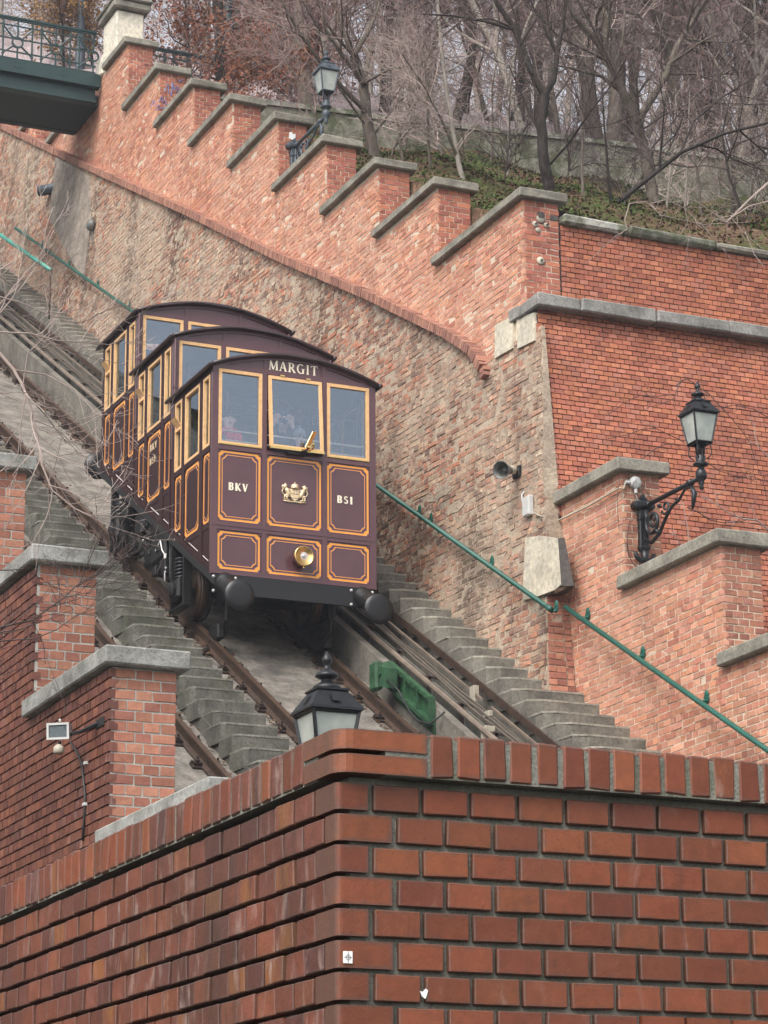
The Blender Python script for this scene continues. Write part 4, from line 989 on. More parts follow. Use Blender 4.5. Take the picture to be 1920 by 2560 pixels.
# ------------------------------------------------------------------ handrails
def handrail(name, label, X, p0, p1, posts, mat, wallX):
    t = thing(name, label, 'handrail', (X, p0[0], p0[1]))
    mb = MB(); mb.tube([(X, *p0), (X, *p1)], .030, 10); mb.lathe([(.036, 0), (.036, .1)], (X, *p0), (0, p1[0]-p0[0], p1[1]-p0[1]), 10); mb.build('tube', mat, t, True)
    for f in posts:
        y_, z_ = p0[0]+(p1[0]-p0[0])*f, p0[1]+(p1[1]-p0[1])*f
        wx = wallX or xb(y_, z_)
        mb = MB(); mb.tube([(X, y_, z_-.01), (X+.06, y_, z_-.06), (wx, y_, z_-.02)], .016, 6); mb.lathe([(.05, 0), (.05, .014)], (wx, y_, z_-.01), NX, 12); mb.lathe([(.05, 0), (.02, .012)], (wx-.005, y_, z_+.04), NX, 10); mb.build('bracket', mat, t)
    return t
h0, h1 = atX(1376, 1524, 14.02), atX(40, 570, 14.05)
handrail('wall_handrail', 'long green tube handrail along the old patchy brick wall behind the car', 14.03, (h0[1], h0[2]), (h1[1], h1[2]), [.004, .075, .15, .165, .23, .30, .37, .45, .53, .61, .69, .77, .85, .93, .985], m_rail_green, None)
h0, h1 = atX(1940, 1889, 14.27), atX(1413, 1518, 14.27)
handrail('wall_handrail', 'green tube handrail along the salmon stepped wall at the lower right', 14.27, (h0[1]-3, h0[2]-3*T*1.01), (h1[1], h1[2]), [.25, .62, .80, .97], m_rail_green, XD)
h0, h1 = atX(126, 675, 13.6), atX(-60, 545, 13.6)
t = thing('stair_handrail', 'pale mint green handrail end beside the steps at the far upper left', 'handrail', (13.6, h0[1], h0[2]))
mb = MB(); mb.tube([tuple(h0), tuple(h1)], .042, 10); mb.build('tube', m_rail_mint, t, True)
mb = MB(); mb.tube([tuple(h0), (13.6, h0[1]-.02, h0[2]-1.0)], .018, 8); mb.build('post', m_rail, t, True)

# ------------------------------------------------------------------ things on the right wall
p = atB(1262, 1175, .25); sp_ = thing('horn_speaker', 'grey horn loudspeaker fixed to the old brick wall', 'loudspeaker', p)
ax = np.array((-.80, -.52, -.24)); ax /= np.linalg.norm(ax)
mb = MB(); prf = [(.155, .165), (.160, .165), (.160, .155), (.11, .02), (.075, -.06), (.06, -.10), (.052, -.10), (.065, -.06), (.10, .02), (.15, .155)]
base = p-ax*.03
vs = MB(); vs.lathe([(.045, -.10), (.052, -.05), (.075, .015), (.108, .115), (.115, .12), (.115, .128), (.106, .128), (.07, .02), (.036, -.04), (.03, -.03)], base, ax, 20); vs.build('horn', m_speaker, sp_, True)
mb = MB(); mb.lathe([(.03, -.04), (.034, .0), (.03, .03), (.012, .045)], base, ax, 14); mb.build('driver_plug', m_speaker, sp_, True)
mb = MB(); mb.lathe([(.02, -.22), (.050, -.21), (.054, -.18), (.054, -.11), (.045, -.09)], base, ax, 16); mb.build('driver_housing', m_beige, sp_, True)
b0 = base-ax*.18; XS = xb(b0[1], b0[2]); mb = MB(); mb.tube([b0, b0+np.array((.12, .02, -.02)), (XS-.01, b0[1]+.04, b0[2]-.02)], .02, 8); mb.bbox(XS-.03, XS+.02, b0[1]-.05, b0[1]+.13, b0[2]-.08, b0[2]+.06, .008); mb.build('mount', m_iron, sp_)
c0 = b0+np.array((.1, -.02, -.05)); jb = atB(1321, 1266, .02)
mb = MB(); mb.tube([c0, c0+np.array((.1, -.1, -.12)), (XS-.04, c0[1]-.12, c0[2]-.3), (XS-.05, c0[1]-.16, c0[2]-.42), (XS-.06, c0[1]-.36, c0[2]-.46), (jb[0]-.02, jb[1]-.05, jb[2]+.10)], .011, 6); mb.build('cable', m_white, sp_, True)
t = thing('wall_switch_box', 'flat white junction box on the old brick wall under the horn loudspeaker', 'box', jb)
mb = MB(); XJ = xb(jb[1], jb[2]); mb.bbox(XJ-.06, XJ+.012, jb[1]-.085, jb[1]+.085, jb[2]-.125, jb[2]+.125, .01); mb.build('case', m_white, t)
mb = MB(); mb.bbox(XJ-.067, XJ-.0605, jb[1]-.075, jb[1]+.075, jb[2]-.115, jb[2]+.115, .003); mb.build('lid', m_white, t)
# conduit from the box to the round white box
pr = at(1380+1165*.1808, 1150+305*.1808, dY[0]-.05)
t = thing('round_junction_box', 'round white junction box on the brick pier above the lamp bracket', 'box', pr)
mb = MB(); mb.lathe([(.072, 0), (.074, .01), (.074, .04), (.068, .05)], (pr[0], dY[0], pr[2]), NY, 20); mb.build('case', m_white, t, True)
mb = MB(); mb.lathe([(.006, .055), (.005, .060)], (pr[0], dY[0], pr[2]), NY, 8); mb.build('screw', m_iron, t)
mb = MB(); mb.lathe([(.022, 0), (.022, .05)], (pr[0]-.08, dY[0]-.03, pr[2]-.01), NX, 8); mb.build('gland', m_white, t); mb = MB(); mb.lathe([(.022, 0), (.02, .05)], (pr[0], dY[0]-.03, pr[2]-.08), (0, 0, -1), 8); mb.build('gland', m_white, t)
pc_ = [atB(1336, 1283, .02), atB(1352, 1291, .02), atX(1375, 1293, 14.36), atX(1394, 1302, 14.42), atX(1470, 1266, 14.42), atX(1545, 1222, 14.42)]
pe = [np.array((14.42, dY[0]-.03, pc_[-1][2]-.005)), np.array((14.50, dY[0]-.03, pc_[-1][2]-.02)), np.array((pr[0]-.16, dY[0]-.03, pr[2]-.09)), np.array((pr[0]-.13, dY[0]-.03, pr[2]-.01)), np.array((pr[0]-.1, dY[0]-.03, pr[2]-.01))]
mb = MB(); mb.tube(pc_+pe, .011, 6); solo('wall_conduit', 'thin pale conduit running under the coping to the round white box', 'cable', mb, m_beige, smooth=True)
mb = MB(); mb.tube([(pr[0], dY[0]-.03, pr[2]-.12), (pr[0]+.03, dY[0]-.025, pr[2]-.25), (14.63, dY[0]-.06, 8.60)], .007, 5); solo('lamp_cable', 'thin cable hanging from the round white box to the lamp bracket', 'cable', mb, m_beige)
# drain pipe stub and grey light high on the old wall
p = atX(136, 458, 14.2); t = thing('drain_spout', 'dark stub of a drain pipe sticking out of the old wall at the upper left', 'pipe', p)
mb = MB(); mb.lathe([(.10, 0), (.11, .0), (.11, .55), (.09, .55), (.09, .02)], (14.45, p[1]+.15, p[2]+.02), (-.75, .6, -.05), 12); mb.build('tube', m_iron_grey, t, True)
p = atB(222, 562, .1); XS = xb(p[1], p[2]); t = thing('bulkhead_lamp', 'small grey bulkhead lamp with downward pipe on the old wall', 'lamp', p)
mb = MB(); mb.lathe([(.02, .12), (.09, .10), (.12, .04), (.12, 0)], (XS-.02, p[1], p[2]), NX, 12); mb.build('dome', m_speaker, t, True)
mb = MB(); mb.tube([(XS-.02, p[1], p[2]-.1), (XS+.04, p[1]-.02, p[2]-1.1)], .03, 6); mb.build('pipe', m_cable, t)
# floodlight on the left wall
p = atX(150, 1829, 5.72); t = thing('flood_light', 'white floodlight with motion sensor and black cable on the left wall side', 'floodlight', p)
fd = np.array((-.55, -.80, -.12)); fd /= np.linalg.norm(fd); fr_ = np.cross(fd, UZ); fr_ /= np.linalg.norm(fr_); fu = np.cross(fr_, fd)
mb = MB(); mb.obox(p, fr_*.082, fu*.058, fd*.045); mb.obox(p-fd*.055, fr_*.062, fu*.045, fd*.02); mb.build('housing', m_white, t)
def rect(c, a, b, w_, h_): return [c-a*w_-b*h_, c+a*w_-b*h_, c+a*w_+b*h_, c-a*w_+b*h_]
mb = MB(); mb.ring(rect(p+fd*.046, fr_, fu, .086, .062), rect(p+fd*.046, fr_, fu, .070, .046), fd*.012); mb.build('bezel', m_white, t)
mb = MB(); mb.obox(p+fd*.0465, fr_*.0695, fu*.0455, fd*.002); mb.build('front_glass', plain('flood_glass', (.10, .12, .13), .08, 0, .2, 30, spec=.8), t)
mb = MB(); mb.lathe([(.008, 0), (.012, .01), (.006, .02)], p+fu*.075, UZ, 8); mb.build('screw', m_white, t)
mb = MB(); mb.lathe([(.012, -.075), (.012, -.10)], p, UZ, 8); mb.build('sensor_joint', m_iron, t); 
mb = MB(); mb.lathe([(.03, -.17), (.042, -.16), (.04, -.12), (.02, -.10)], p+fd*.02, UZ, 12); mb.build('motion_sensor', m_beige, t, True)
mb = MB(); mb.tube([p-fd*.07-fu*.03, p+np.array((.10, -.2, -.03)), (LX-.005, p[1]-.30, p[2]+.02)], [.012, .015, .018], 6); mb.bbox(LX-.02, LX+.005, p[1]-.44, p[1]-.26, p[2]-.02, p[2]+.05, .004); mb.build('bracket', m_iron, t)
cb = [atX(int(x*.3014), 1560+y*.3014, LX-.02) for x, y in ((585, 975), (640, 1060), (680, 1150), (695, 1300), (708, 1420), (705, 1520), (695, 1659), (690, 1800))]
mb = MB(); mb.tube(cb, .009, 6); mb.build('cable', m_cable_black, t, True)
for x, y in ((715, 1155), (708, 1497)):
    c = atX(x*.3014, 1560+y*.3014, LX-.012); mb = MB(); mb.bbox(LX-.03, LX, c[1]-.025, c[1]+.025, c[2]-.012, c[2]+.012, .003); mb.build('cable_clip', m_white, t)

# ------------------------------------------------------------------ the funicular car (built round its own origin, then moved)
CAR = np.array((11.9, 29.36, 8.28))
car = thing('funicular_car', 'maroon funicular car of three stepped compartments with gilt lined panels and round roofs', 'funicular car', (0, 0, 0))
def arch(x, d=0.0): return 2.665+d+0.235*(1-(x/1.12)**2)
def notch(a0, a1, b0, b1, ins, c, cr=1.0):
    a0 += ins; a1 -= ins; b0 += ins; b1 -= ins; r = c+ins*.35; out = []
    for (cx_, cz_, q0) in ((a0, b0, 90), (a1, b0, 180), (a1, b1, 270), (a0, b1, 0)):
        seq = [(R(q0-q), k) for q, k in ((0, 1), (25, .90), (65, .90), (90, 1))]
        out += [(cx_+r*k*math.cos(q), cz_+r*k*math.sin(q)) for q, k in seq]
    return out
def trim(parent, P, vec, rect_, c=.036, band=.027, gap=.016, line=.009, bl=.006):
    a0, a1, b0, b1 = rect_
    def rg(i0, i1, mat, nm, lift):
        m = MB(); o_ = [P(a, b, lift) for a, b in notch(a0, a1, b0, b1, i0, c)]; i_ = [P(a, b, lift) for a, b in notch(a0, a1, b0, b1, i1, c)]
        m.ring(o_, i_, vec); m.build(nm, mat, parent)
    rg(0, band, m_orange, 'gilt_band', .0020)
    rg(-bl, 0, m_violet, 'violet_edge', .0016); rg(band, band+bl, m_violet, 'violet_edge', .0016)
    rg(band+bl+gap, band+bl+gap+line, m_orange, 'gilt_line', .0020); rg(band+bl+gap+line, band+bl+gap+line+bl, m_violet, 'violet_edge', .0016)
def frame_ring(parent, P, vec, r, w, mat=m_wood, name='window_frame'):
    a0, a1, b0, b1 = r; m = MB()
    m.ring([P(a0, b0, 0), P(a1, b0, 0), P(a1, b1, 0), P(a0, b1, 0)], [P(a0+w, b0+w, 0), P(a1-w, b0+w, 0), P(a1-w, b1-w, 0), P(a0+w, b1-w, 0)], vec)
    return m.build(name, mat, parent)
SLC = 0.5775
for ci in range(3):
    oy, oz = 1.487*ci, 0.860*ci
    def bx(m, x0, x1, y0_, y1_, z0, z1): return m.box(x0, x1, y0_+oy, y1_+oy, z0+oz, z1+oz)
    shell = MB()
    zlow = 0.0 if ci == 0 else 1.60
    # front wall
    bx(shell, -1.088, 1.088, .012, .05, 0 if ci == 0 else .6, 1.62)
    for a, b in ((-1.10, -1.025), (-.442, -.378), (.368, .428), (1.012, 1.10)): bx(shell, a, b, -.008, .052, 0 if ci == 0 else 1.0, 2.66)
    if ci == 0: bx(shell, -1.102, 1.102, -.010, .045, -.012, .042); bx(shell, -1.098, 1.098, -.005, .048, .552, .655); bx(shell, -1.099, 1.099, -.012, .03, .60, .615)
    bx(shell, -1.098, 1.098, -.006, .049, 1.578, 1.632); bx(shell, -1.099, 1.099, -.005, .0495, 2.628, 2.685)
    xs = np.linspace(-1.095, 1.095, 25)
    shell.prism([(x, .013+oy, 2.66+oz) for x in (1.095, -1.095)]+[(x, .013+oy, arch(x, -.01)+oz) for x in xs], (0, .036, 0))
    for a, b in zip(xs, xs[1:]):
        shell.hexa([(a, -.006+oy, max(arch(a)-.06, 2.64)+oz), (b, -.006+oy, max(arch(b)-.06, 2.64)+oz), (b, .04+oy, max(arch(b)-.06, 2.64)+oz), (a, .04+oy, max(arch(a)-.06, 2.64)+oz), (a, -.006+oy, arch(a, -.012)+oz), (b, -.006+oy, arch(b, -.012)+oz), (b, .04+oy, arch(b, -.012)+oz), (a, .04+oy, arch(a, -.012)+oz)])
    for a in (-.40, .39): bx(shell, a-.018, a+.018, -.004, .046, 2.67, arch(a)-.04)
    comp = shell.build('compartment', m_maroon_lit, car)
    # front windows
    Pf = lambda a, b, l=0: (a, -.012+oy-l, b+oz)
    for wi, r in enumerate(((-1.022, -.445, 1.640, 2.622), (-.375, .365, 1.640, 2.622), (.431, 1.009, 1.640, 2.622))):
        if ci == 0 and wi == 1:
            Pt = lambda a, b, l=0: (a, -.02+oy-l-(2.622-b)*.075, b+oz)
            frame_ring(comp, Pt, (0, .035, 0), (-.365, .355, 1.655, 2.615), .042)
            mb = MB(); g = [Pt(a, b, -.016) for a, b in ((-.33, 1.69), (.32, 1.69), (.32, 2.58), (-.33, 2.58))]; mb.prism(g, (0, .005, 0)); mb.build('pane', m_glass, comp)
            mb = MB(); q = Pt(0, 1.655); mb.box(-.37, .36, q[1]-.012, q[1]+.03, q[2]-.015, q[2]+.018); mb.build('brass_sill', m_brass, comp)
            q0 = Pt(.12, 1.67)
            mb = MB(); mb.obox((.13, q0[1]-.12, q0[2]+.10), (.028, 0, 0), (0, .004, .004), (.03, -.05, .09)); mb.obox((.105, q0[1]-.07, q0[2]+.0), (.02, 0, 0), (.0, .06, -.004), (0.0, .0, .012)); mb.lathe([(.05, 0), (.05, .03)], (.155, q0[1]-.06, q0[2]+.045), (1, 0, 0), 14); mb.build('brass_stay', m_brass, comp)
            mb = MB(); mb.obox((-.0, -.04+oy, 1.62+oz), (.12, 0, 0), (0, .03, 0), (0, 0, .012)); mb.obox((.09, q0[1]-.03, q0[2]-.02), (.03, 0, 0), (.02, .07, .02), (0, 0, .01)); mb.build('stay_bracket', m_black, comp)
            for hx in (-.18, .17):
                mb = MB(); mb.box(hx-.03, hx+.03, -.03+oy, -.012+oy, 2.618+oz, 2.636+oz); mb.build('hinge', m_brass, comp)
        else:
            frame_ring(comp, Pf, (0, .045, 0), r, .042)
            mb = MB(); bx(mb, r[0]+.038, r[1]-.038, .012, .017, r[2]+.038, r[3]-.038); mb.build('pane', m_glass, comp)
            mb = MB(); bx(mb, r[0]+.01, r[1]-.01, -.018, -.008, r[2]+.004, r[2]+.022); mb.build('brass_sill', m_brass, comp)
    if ci == 0:
        Pp = lambda a, b, l=0: (a, .0115+oy-l, b+oz)
        for r in ((-1.012, -.455, .672, 1.565), (-.368, .358, .672, 1.565), (.438, 1.004, .672, 1.565), (-1.012, -.455, .056, .535), (-.368, .358, .056, .535), (.438, 1.004, .056, .535)):
            trim(comp, Pp, (0, .0022, 0), r)
            for a, b in ((r[0], r[2]), (r[1], r[2]), (r[0], r[3]), (r[1], r[3])):   # rosettes in the corners
                mb = MB(); mb.lathe([(.033, 0), (.026, .006), (0, .009)], (a+(.004 if a == r[0] else -.004), .012+oy, b+oz), NY, 10); mb.build('corner_rosette', m_maroon_lit, comp)
        mb = MB(); P3 = [(-.375, 2.685), (.365, 2.685), (.365, 2.845), (-.375, 2.845)]
        mb.ring([(a, .002+oy, b+oz) for a, b in P3], [(a*.97, .002+oy, (b-2.765)*.86+2.765+oz) for a, b in P3], (0, .02, 0)); mb.build('name_board', m_maroon_lit, comp)
    # roof
    mb = MB(); xs = np.linspace(-1.15, 1.15, 27); ye = 1.60 if ci < 2 else 1.70
    mb.prism([(x, -.06+oy, arch(x, .012)+oz) for x in xs]+[(x, -.06+oy, arch(x, -.014)+oz) for x in xs[::-1]], (0, ye+.06, 0))
    mb.prism([(x, -.075+oy, arch(x, .017)+oz) for x in xs]+[(x, -.075+oy, arch(x, -.018)+oz) for x in xs[::-1]], (0, .02, 0)); mb.build('roof', m_roof, comp, True)
    mb = MB(); xs2 = np.linspace(-1.06, 1.06, 15); mb.prism([(x, .06+oy, arch(x, -.025)+oz) for x in xs2]+[(x, .06+oy, arch(x, -.05)+oz) for x in xs2[::-1]], (0, 1.36, 0)); mb.build('ceiling', m_plank, comp)
    for s_ in (-1, 1):
        mb = MB(); mb.lathe([(.024, -.09), (.028, -.08), (.028, 1.6), (.024, 1.62)], (s_*1.145, oy, 2.652+oz), UY, 8); mb.build('gutter', m_roof, comp, True)
        if ci > 0:
            mb = MB(); mb.tube([(s_*1.09, -.05+oy, 2.62+oz), (s_*1.09, -.05+oy, 1.4+oz)], .016, 6); mb.box(s_*1.09-.03, s_*1.09+.03, -.07+oy, -.03+oy, 1.95+oz, 1.975+oz); mb.build('down_pipe', m_maroon_lit, comp)
    # side walls
    for s_ in (-1, 1):
        def sx(v): return s_*v
        def sbox(m, d0, d1, ya, yb, za, zb): a, b = sorted((s_*d0, s_*d1)); return m.box(a, b, ya+oy, yb+oy, za+oz, zb+oz)
        sm = MB()
        def sprism(m, poly, d0, d1): a, b = sorted((s_*d0, s_*d1)); return m.prism([(a, p+oy, q+oz) for p, q in poly], (b-a, 0, 0))
        sprism(sm, [(.02, 0.012), (1.487, SLC*1.487), (1.487, 1.60), (.02, 1.60)], 1.05, 1.086)
        for ya, yb in ((.053, .085), (.335, .46), (1.0, 1.118), (1.378, 1.486)):
            sprism(sm, [(ya, SLC*ya+.03), (yb, SLC*yb+.03), (yb, 2.66), (ya, 2.66)], 1.05, 1.100)
        sprism(sm, [(.055, -.008+.03), (1.4865, SLC*1.4865-.01), (1.4865, SLC*1.4865+.055), (.055, .087)], 1.049, 1.102)
        sbox(sm, 1.049, 1.099, .054, 1.4855, 1.572, 1.636); sbox(sm, 1.048, 1.0985, .054, 1.4855, 2.566, 2.665)
        sprism(sm, [(.06, .585), (1.0, .585), (1.0, .65), (.06, .65)], 1.05, 1.094)
        sbox(sm, 1.05, 1.094, 1.118, 1.38, .80, .83)
        sm.build('side_wall', m_maroon_shade, comp)
        Ps = lambda a, b, l=0: (s_*(1.104+l), a+oy, b+oz)
        vs_ = (-s_*.05, 0, 0)
        for wi, (ya, yb) in enumerate(((.09, .332), (.463, .997), (1.121, 1.375))):
            frame_ring(comp, Ps, vs_, (ya, yb, 1.640, 2.562), .036)
            mb = MB(); sbox(mb, 1.066, 1.070, ya+.03, yb-.03, 1.67, 2.53); mb.build('pane', m_glass_side, comp)
            if wi == 2:
                mb = MB(); sbox(mb, 1.06, 1.11, ya+.02, yb-.02, 2.16, 2.20); mb.build('window_bar', m_wood, comp)
                mb = MB(); mb.obox((s_*1.13, (ya+yb)/2+oy, 2.27+oz), (0, .085, 0), (s_*.045, 0, .055), (s_*.004, 0, -.004)); mb.build('vent_flap', m_wood, comp)
        if s_ < 0:
            Pq = lambda a, b, l=0: (s_*(1.0862+l), a+oy, b+oz)
            vq = (.002, 0, 0)
            trim(comp, Pq, vq, (.10, .325, .668, 1.556), .032, .026, .012, .007, .004)
            trim(comp, Pq, vq, (.475, .985, .668, 1.556), .045, .030, .014, .007, .004)
            trim(comp, Pq, vq, (1.132, 1.366, .845, 1.556), .032, .026, .012, .007, .004)
            for ya, yb in ((.10, .32), (.48, .97), (1.14, 1.37)):
                mb = MB(); sprism(mb, [(ya, SLC*ya+.095), (yb, SLC*yb+.095), (yb, SLC*yb+.104), (ya, SLC*ya+.104)], 1.085, 1.0895); mb.build('white_line', m_whiteline, comp)
    # inside
    mb = MB(); bx(mb, -1.05, 1.05, .05, 1.44, .88, .92); mb.build('floor', m_plank, comp)
    mb = MB()
    for k in range(12): bx(mb, -1.05, 1.05, 1.40+.004*(k % 2), 1.44, .92+k*.135, .92+k*.135+.128)
    mb.build('back_planking', m_plank, comp)
    mb = MB(); bx(mb, -1.04, .55, 1.0, 1.40, 1.26, 1.30); bx(mb, -1.04, .55, 1.36, 1.40, 1.3, 1.75); mb.build('bench', m_plank, comp)
    for z in (1.855, 1.725):
        mb = MB(); mb.tube([(-1.05, .075+oy, z+oz), (1.05, .075+oy, z+oz)], .011, 6); mb.build('guard_bar', m_cream, comp)
    for s_ in (-1, 1):
        mb = MB(); mb.tube([(s_*1.04, .10+oy, 1.80+oz), (s_*1.04, 1.38+oy, 1.80+oz)], .010, 6); mb.build('guard_bar', m_cream, comp)
# rear wall of the last compartment
mb = MB(); mb.box(-1.09, 1.09, 4.42, 4.455, 2.60, 4.40); mb.build('rear_wall', m_maroon_shade, car)
# lettering: strokes as (points, width)
def seg(m, P, a, b, w, d):
    a = np.array(a, float); b = np.array(b, float); t = b-a; t /= np.linalg.norm(t); n_ = np.array((-t[1], t[0]))*w/2
    m.add([P(*(a-n_), 0), P(*(b-n_), 0), P(*(b+n_), 0), P(*(a+n_), 0), P(*(a-n_), d), P(*(b-n_), d), P(*(b+n_), d), P(*(a+n_), d)], [(0,3,2,1),(4,5,6,7),(0,1,5,4),(1,2,6,5),(2,3,7,6),(3,0,4,7)])
def arcs(m, P, c, rx, rz, a0, a1, w0, w1, d, n=10):
    for i in range(n):
        q0, q1 = R(a0+(a1-a0)*i/n), R(a0+(a1-a0)*(i+1)/n)
        def pt(q, e):
            wq = w0+(w1-w0)*abs(math.cos(q)); return (c[0]+(rx+e*wq/2)*math.cos(q), c[1]+(rz+e*wq/2)*math.sin(q))
        p = [pt(q0, -1), pt(q1, -1), pt(q1, 1), pt(q0, 1)]
        m.add([P(*x, 0) for x in p]+[P(*x, d) for x in p], [(0,3,2,1),(4,5,6,7),(0,1,5,4),(1,2,6,5),(2,3,7,6),(3,0,4,7)])
TK, TN, SF = .17, .075, .05
GL = {
 'M': (1.02, [((.14, 0), (.17, 1), TN), ((.17, 1), (.51, .05), TK), ((.51, .05), (.84, 1), TN), ((.86, 1), (.88, 0), TK)], [], [(.14, 0, .2), (.88, 0, .28), (.12, 1, .2), (.9, 1, .2)]),
 'A': (.82, [((.10, 0), (.40, 1), TN), ((.40, 1), (.70, 0), TK), ((.20, .34), (.60, .34), TN)], [], [(.10, 0, .22), (.71, 0, .26)]),
 'R': (.80, [((.18, 0), (.18, 1), TK), ((.36, .50), (.72, 0), TK), ((.18, .955), (.40, .955), TN), ((.18, .50), (.40, .50), TN)], [((.38, .728), .19, .228, -90, 90, TN, TK)], [(.18, 0, .28), (.74, 0, .18), (.12, 1, .2)]),
 'G': (.88, [((.72, .02), (.72, .44), TK)], [((.46, .5), .35, .48, 50, 310, TN, TK)], [(.72, .46, .30)]),
 'I': (.42, [((.21, 0), (.21, 1), TK)], [], [(.21, 0, .30), (.21, 1, .30)]),
 'T': (.78, [((.39, 0), (.39, 1), TK), ((.04, .96), (.74, .96), TN), ((.05, .8), (.05, 1), TN), ((.73, .8), (.73, 1), TN)], [], [(.39, 0, .30)]),
 'B': (.72, [((.16, 0), (.16, 1), .26), ((.16, .95), (.36, .95), .1), ((.16, .52), (.36, .52), .1), ((.16, .05), (.36, .05), .1)], [((.36, .735), .17, .215, -90, 90, .1, .2), ((.36, .285), .20, .235, -90, 90, .1, .22)], []),
 'K': (.80, [((.16, 0), (.16, 1), .26), ((.26, .46), (.66, 1), .11), ((.30, .55), (.68, 0), .2)], [], [(.68, 0, .18)]),
 'V': (.76, [((.12, 1), (.38, .02), .22), ((.38, .02), (.64, 1), .11)], [], [(.12, 1, .24), (.64, 1, .2)]),
 'S': (.62, [], [((.30, .745), .18, .205, 20, 270, .1, .16), ((.30, .285), .20, .235, -160, 90, .1, .17)], []),
 '1': (.42, [((.22, 0), (.22, 1), .25), ((.07, .82), (.22, .97), .1)], [], []),
}
def letters(parent, txt, P0, h, name, mat, gap=.10, d=.006, ahead=1.0):
    x = 0
    for k, ch in enumerate(txt):
        wd, sg, ar, sf = GL[ch]; m = MB(); lv = [0]
        def nx():
            lv[0] += 1; return d+lv[0]*.0002
        P = lambda a, b, l, x=x: P0((x+a)*h, b*h, l)
        for a, b, w_ in sg: seg(m, P, a, b, w_, nx())
        for c, rx, rz, a0, a1, w0, w1 in ar: arcs(m, P, c, rx, rz, a0, a1, w0, w1, nx())
        for cx_, cz_, L in sf: seg(m, P, (cx_-L/2, cz_+(.025 if cz_ < .5 else -.025)), (cx_+L/2, cz_+(.025 if cz_ < .5 else -.025)), .06, nx())
        m.build(name, mat, parent); x += wd+gap
    return x*h
nb = car.children[0]
letters(car, 'MARGIT', lambda a, b, l: (-.355+a, .008-l, 2.70+b-.045*0), .124, 'name_letter', m_cream, .13)
letters(car, 'BKV', lambda a, b, l: (-.875+a, .010-l, 1.065+b), .098, 'number_letter', m_cream, .17)
letters(car, 'BS1', lambda a, b, l: (.575+a, .010-l, 1.062+b), .098, 'number_letter', m_cream, .20)
for row, (tx, zz) in enumerate((('BKV', 2.21), ('BS1', 2.02))):
    letters(car, tx, lambda a, b, l, zz=zz: (-1.0865-l, 2.39-a*1.15, zz+b+(.0)), .092, 'side_letter', m_crest, .16, .004)
# coat of arms
mb = MB(); yc = .011
sh = [(-.062, 1.17), (.062, 1.17), (.064, 1.09), (.045, 1.045), (0, 1.015), (-.045, 1.045), (-.064, 1.09)]
mb.prism([(a, yc-.016, b) for a, b in sh], (0, .016, 0)); mb.build('crest_shield', m_crest, car)
mb = MB()
for a, b, c_, d_ in ((-.058, -.002, 1.105, 1.165), (.002, .058, 1.105, 1.165), (-.05, -.002, 1.05, 1.10), (.002, .05, 1.05, 1.10)): mb.bbox(a, b, yc-.022, yc-.012, c_, d_, .006)
mb.build('crest_quarter', m_crest, car)
mb = MB(); mb.lathe([(.048, 1.175), (.052, 1.185), (.045, 1.19), (.055, 1.205), (.045, 1.225), (.02, 1.238), (.006, 1.24), (.006, 1.262)], (0, yc-.012, 0), UZ, 10); mb.build('crest_crown', m_crest, car, True)
for s_ in (-1, 1):
    mb = MB(); q = lambda a, b: (s_*a, yc-.012, b)
    mb.tube([q(.078, 1.06), q(.085, 1.10), q(.10, 1.14), q(.125, 1.17)], [.022, .026, .030, .024], 8)      # body, rearing
    mb.tube([q(.12, 1.16), q(.135, 1.19), q(.125, 1.215), q(.10, 1.205)], [.024, .026, .024, .010], 8)      # neck and head
    mb.tube([q(.10, 1.15), q(.075, 1.165), q(.068, 1.15)], [.014, .010, .008], 6); mb.tube([q(.105, 1.13), q(.08, 1.13), q(.07, 1.115)], [.013, .010, .008], 6)
    mb.tube([q(.085, 1.08), q(.11, 1.06), q(.10, 1.03), q(.07, 1.022)], [.020, .016, .011, .010], 6); mb.tube([q(.085, 1.09), q(.13, 1.075), q(.14, 1.04), q(.11, 1.02)], [.020, .016, .011, .010], 6)
    mb.tube([q(.11, 1.09), q(.155, 1.09), q(.17, 1.13), q(.155, 1.165), q(.175, 1.185)], [.010, .008, .008, .010, .004], 6)
    mb.tube([q(.13, 1.2), q(.16, 1.2), q(.165, 1.17)], [.014, .016, .008], 6)
    mb.build('crest_supporter', m_crest, car, True)
mb = MB(); mb.tube([(-.15, yc-.008, 1.012), (-.07, yc-.008, 1.005), (0, yc-.008, 1.008), (.07, yc-.008, 1.005), (.15, yc-.008, 1.012)], [.008, .012, .009, .012, .008], 6); mb.build('crest_base', m_crest, car, True)
# headlamp
LC = np.array((.07, .01, .285)); dn = np.array((0, -1, -.0))
mb = MB(); mb.lathe([(.105, 0), (.115, .03), (.118, .12), (.112, .13)], LC, dn, 24); hl = mb.build('headlamp', plain('headlamp_shell', (.075, .03, .03), .3, 0, .2, 9), car, True)
mb = MB(); mb.lathe([(.112, .125), (.126, .125), (.130, .14), (.126, .155), (.118, .160), (.112, .15)], LC, dn, 28); mb.build('brass_rim', m_brass, hl, True)
mb = MB(); mb.lathe([(.113, .135), (.09, .143), (.05, .150), (0, .152)], LC, dn, 24); mb.build('lens', m_lens, hl, True)
mb = MB(); mb.lathe([(.03, .149), (.022, .158), (0, .162)], LC+np.array((-.01, 0, .0)), dn, 14); mb.build('lens_bulb', m_white, hl, True)
mb = MB(); mb.lathe([(.0, -.02), (.016, 0), (0, .02)], LC+np.array((.0, -.135, -.142)), UZ, 10); mb.build('catch_knob', m_brass, hl, True)
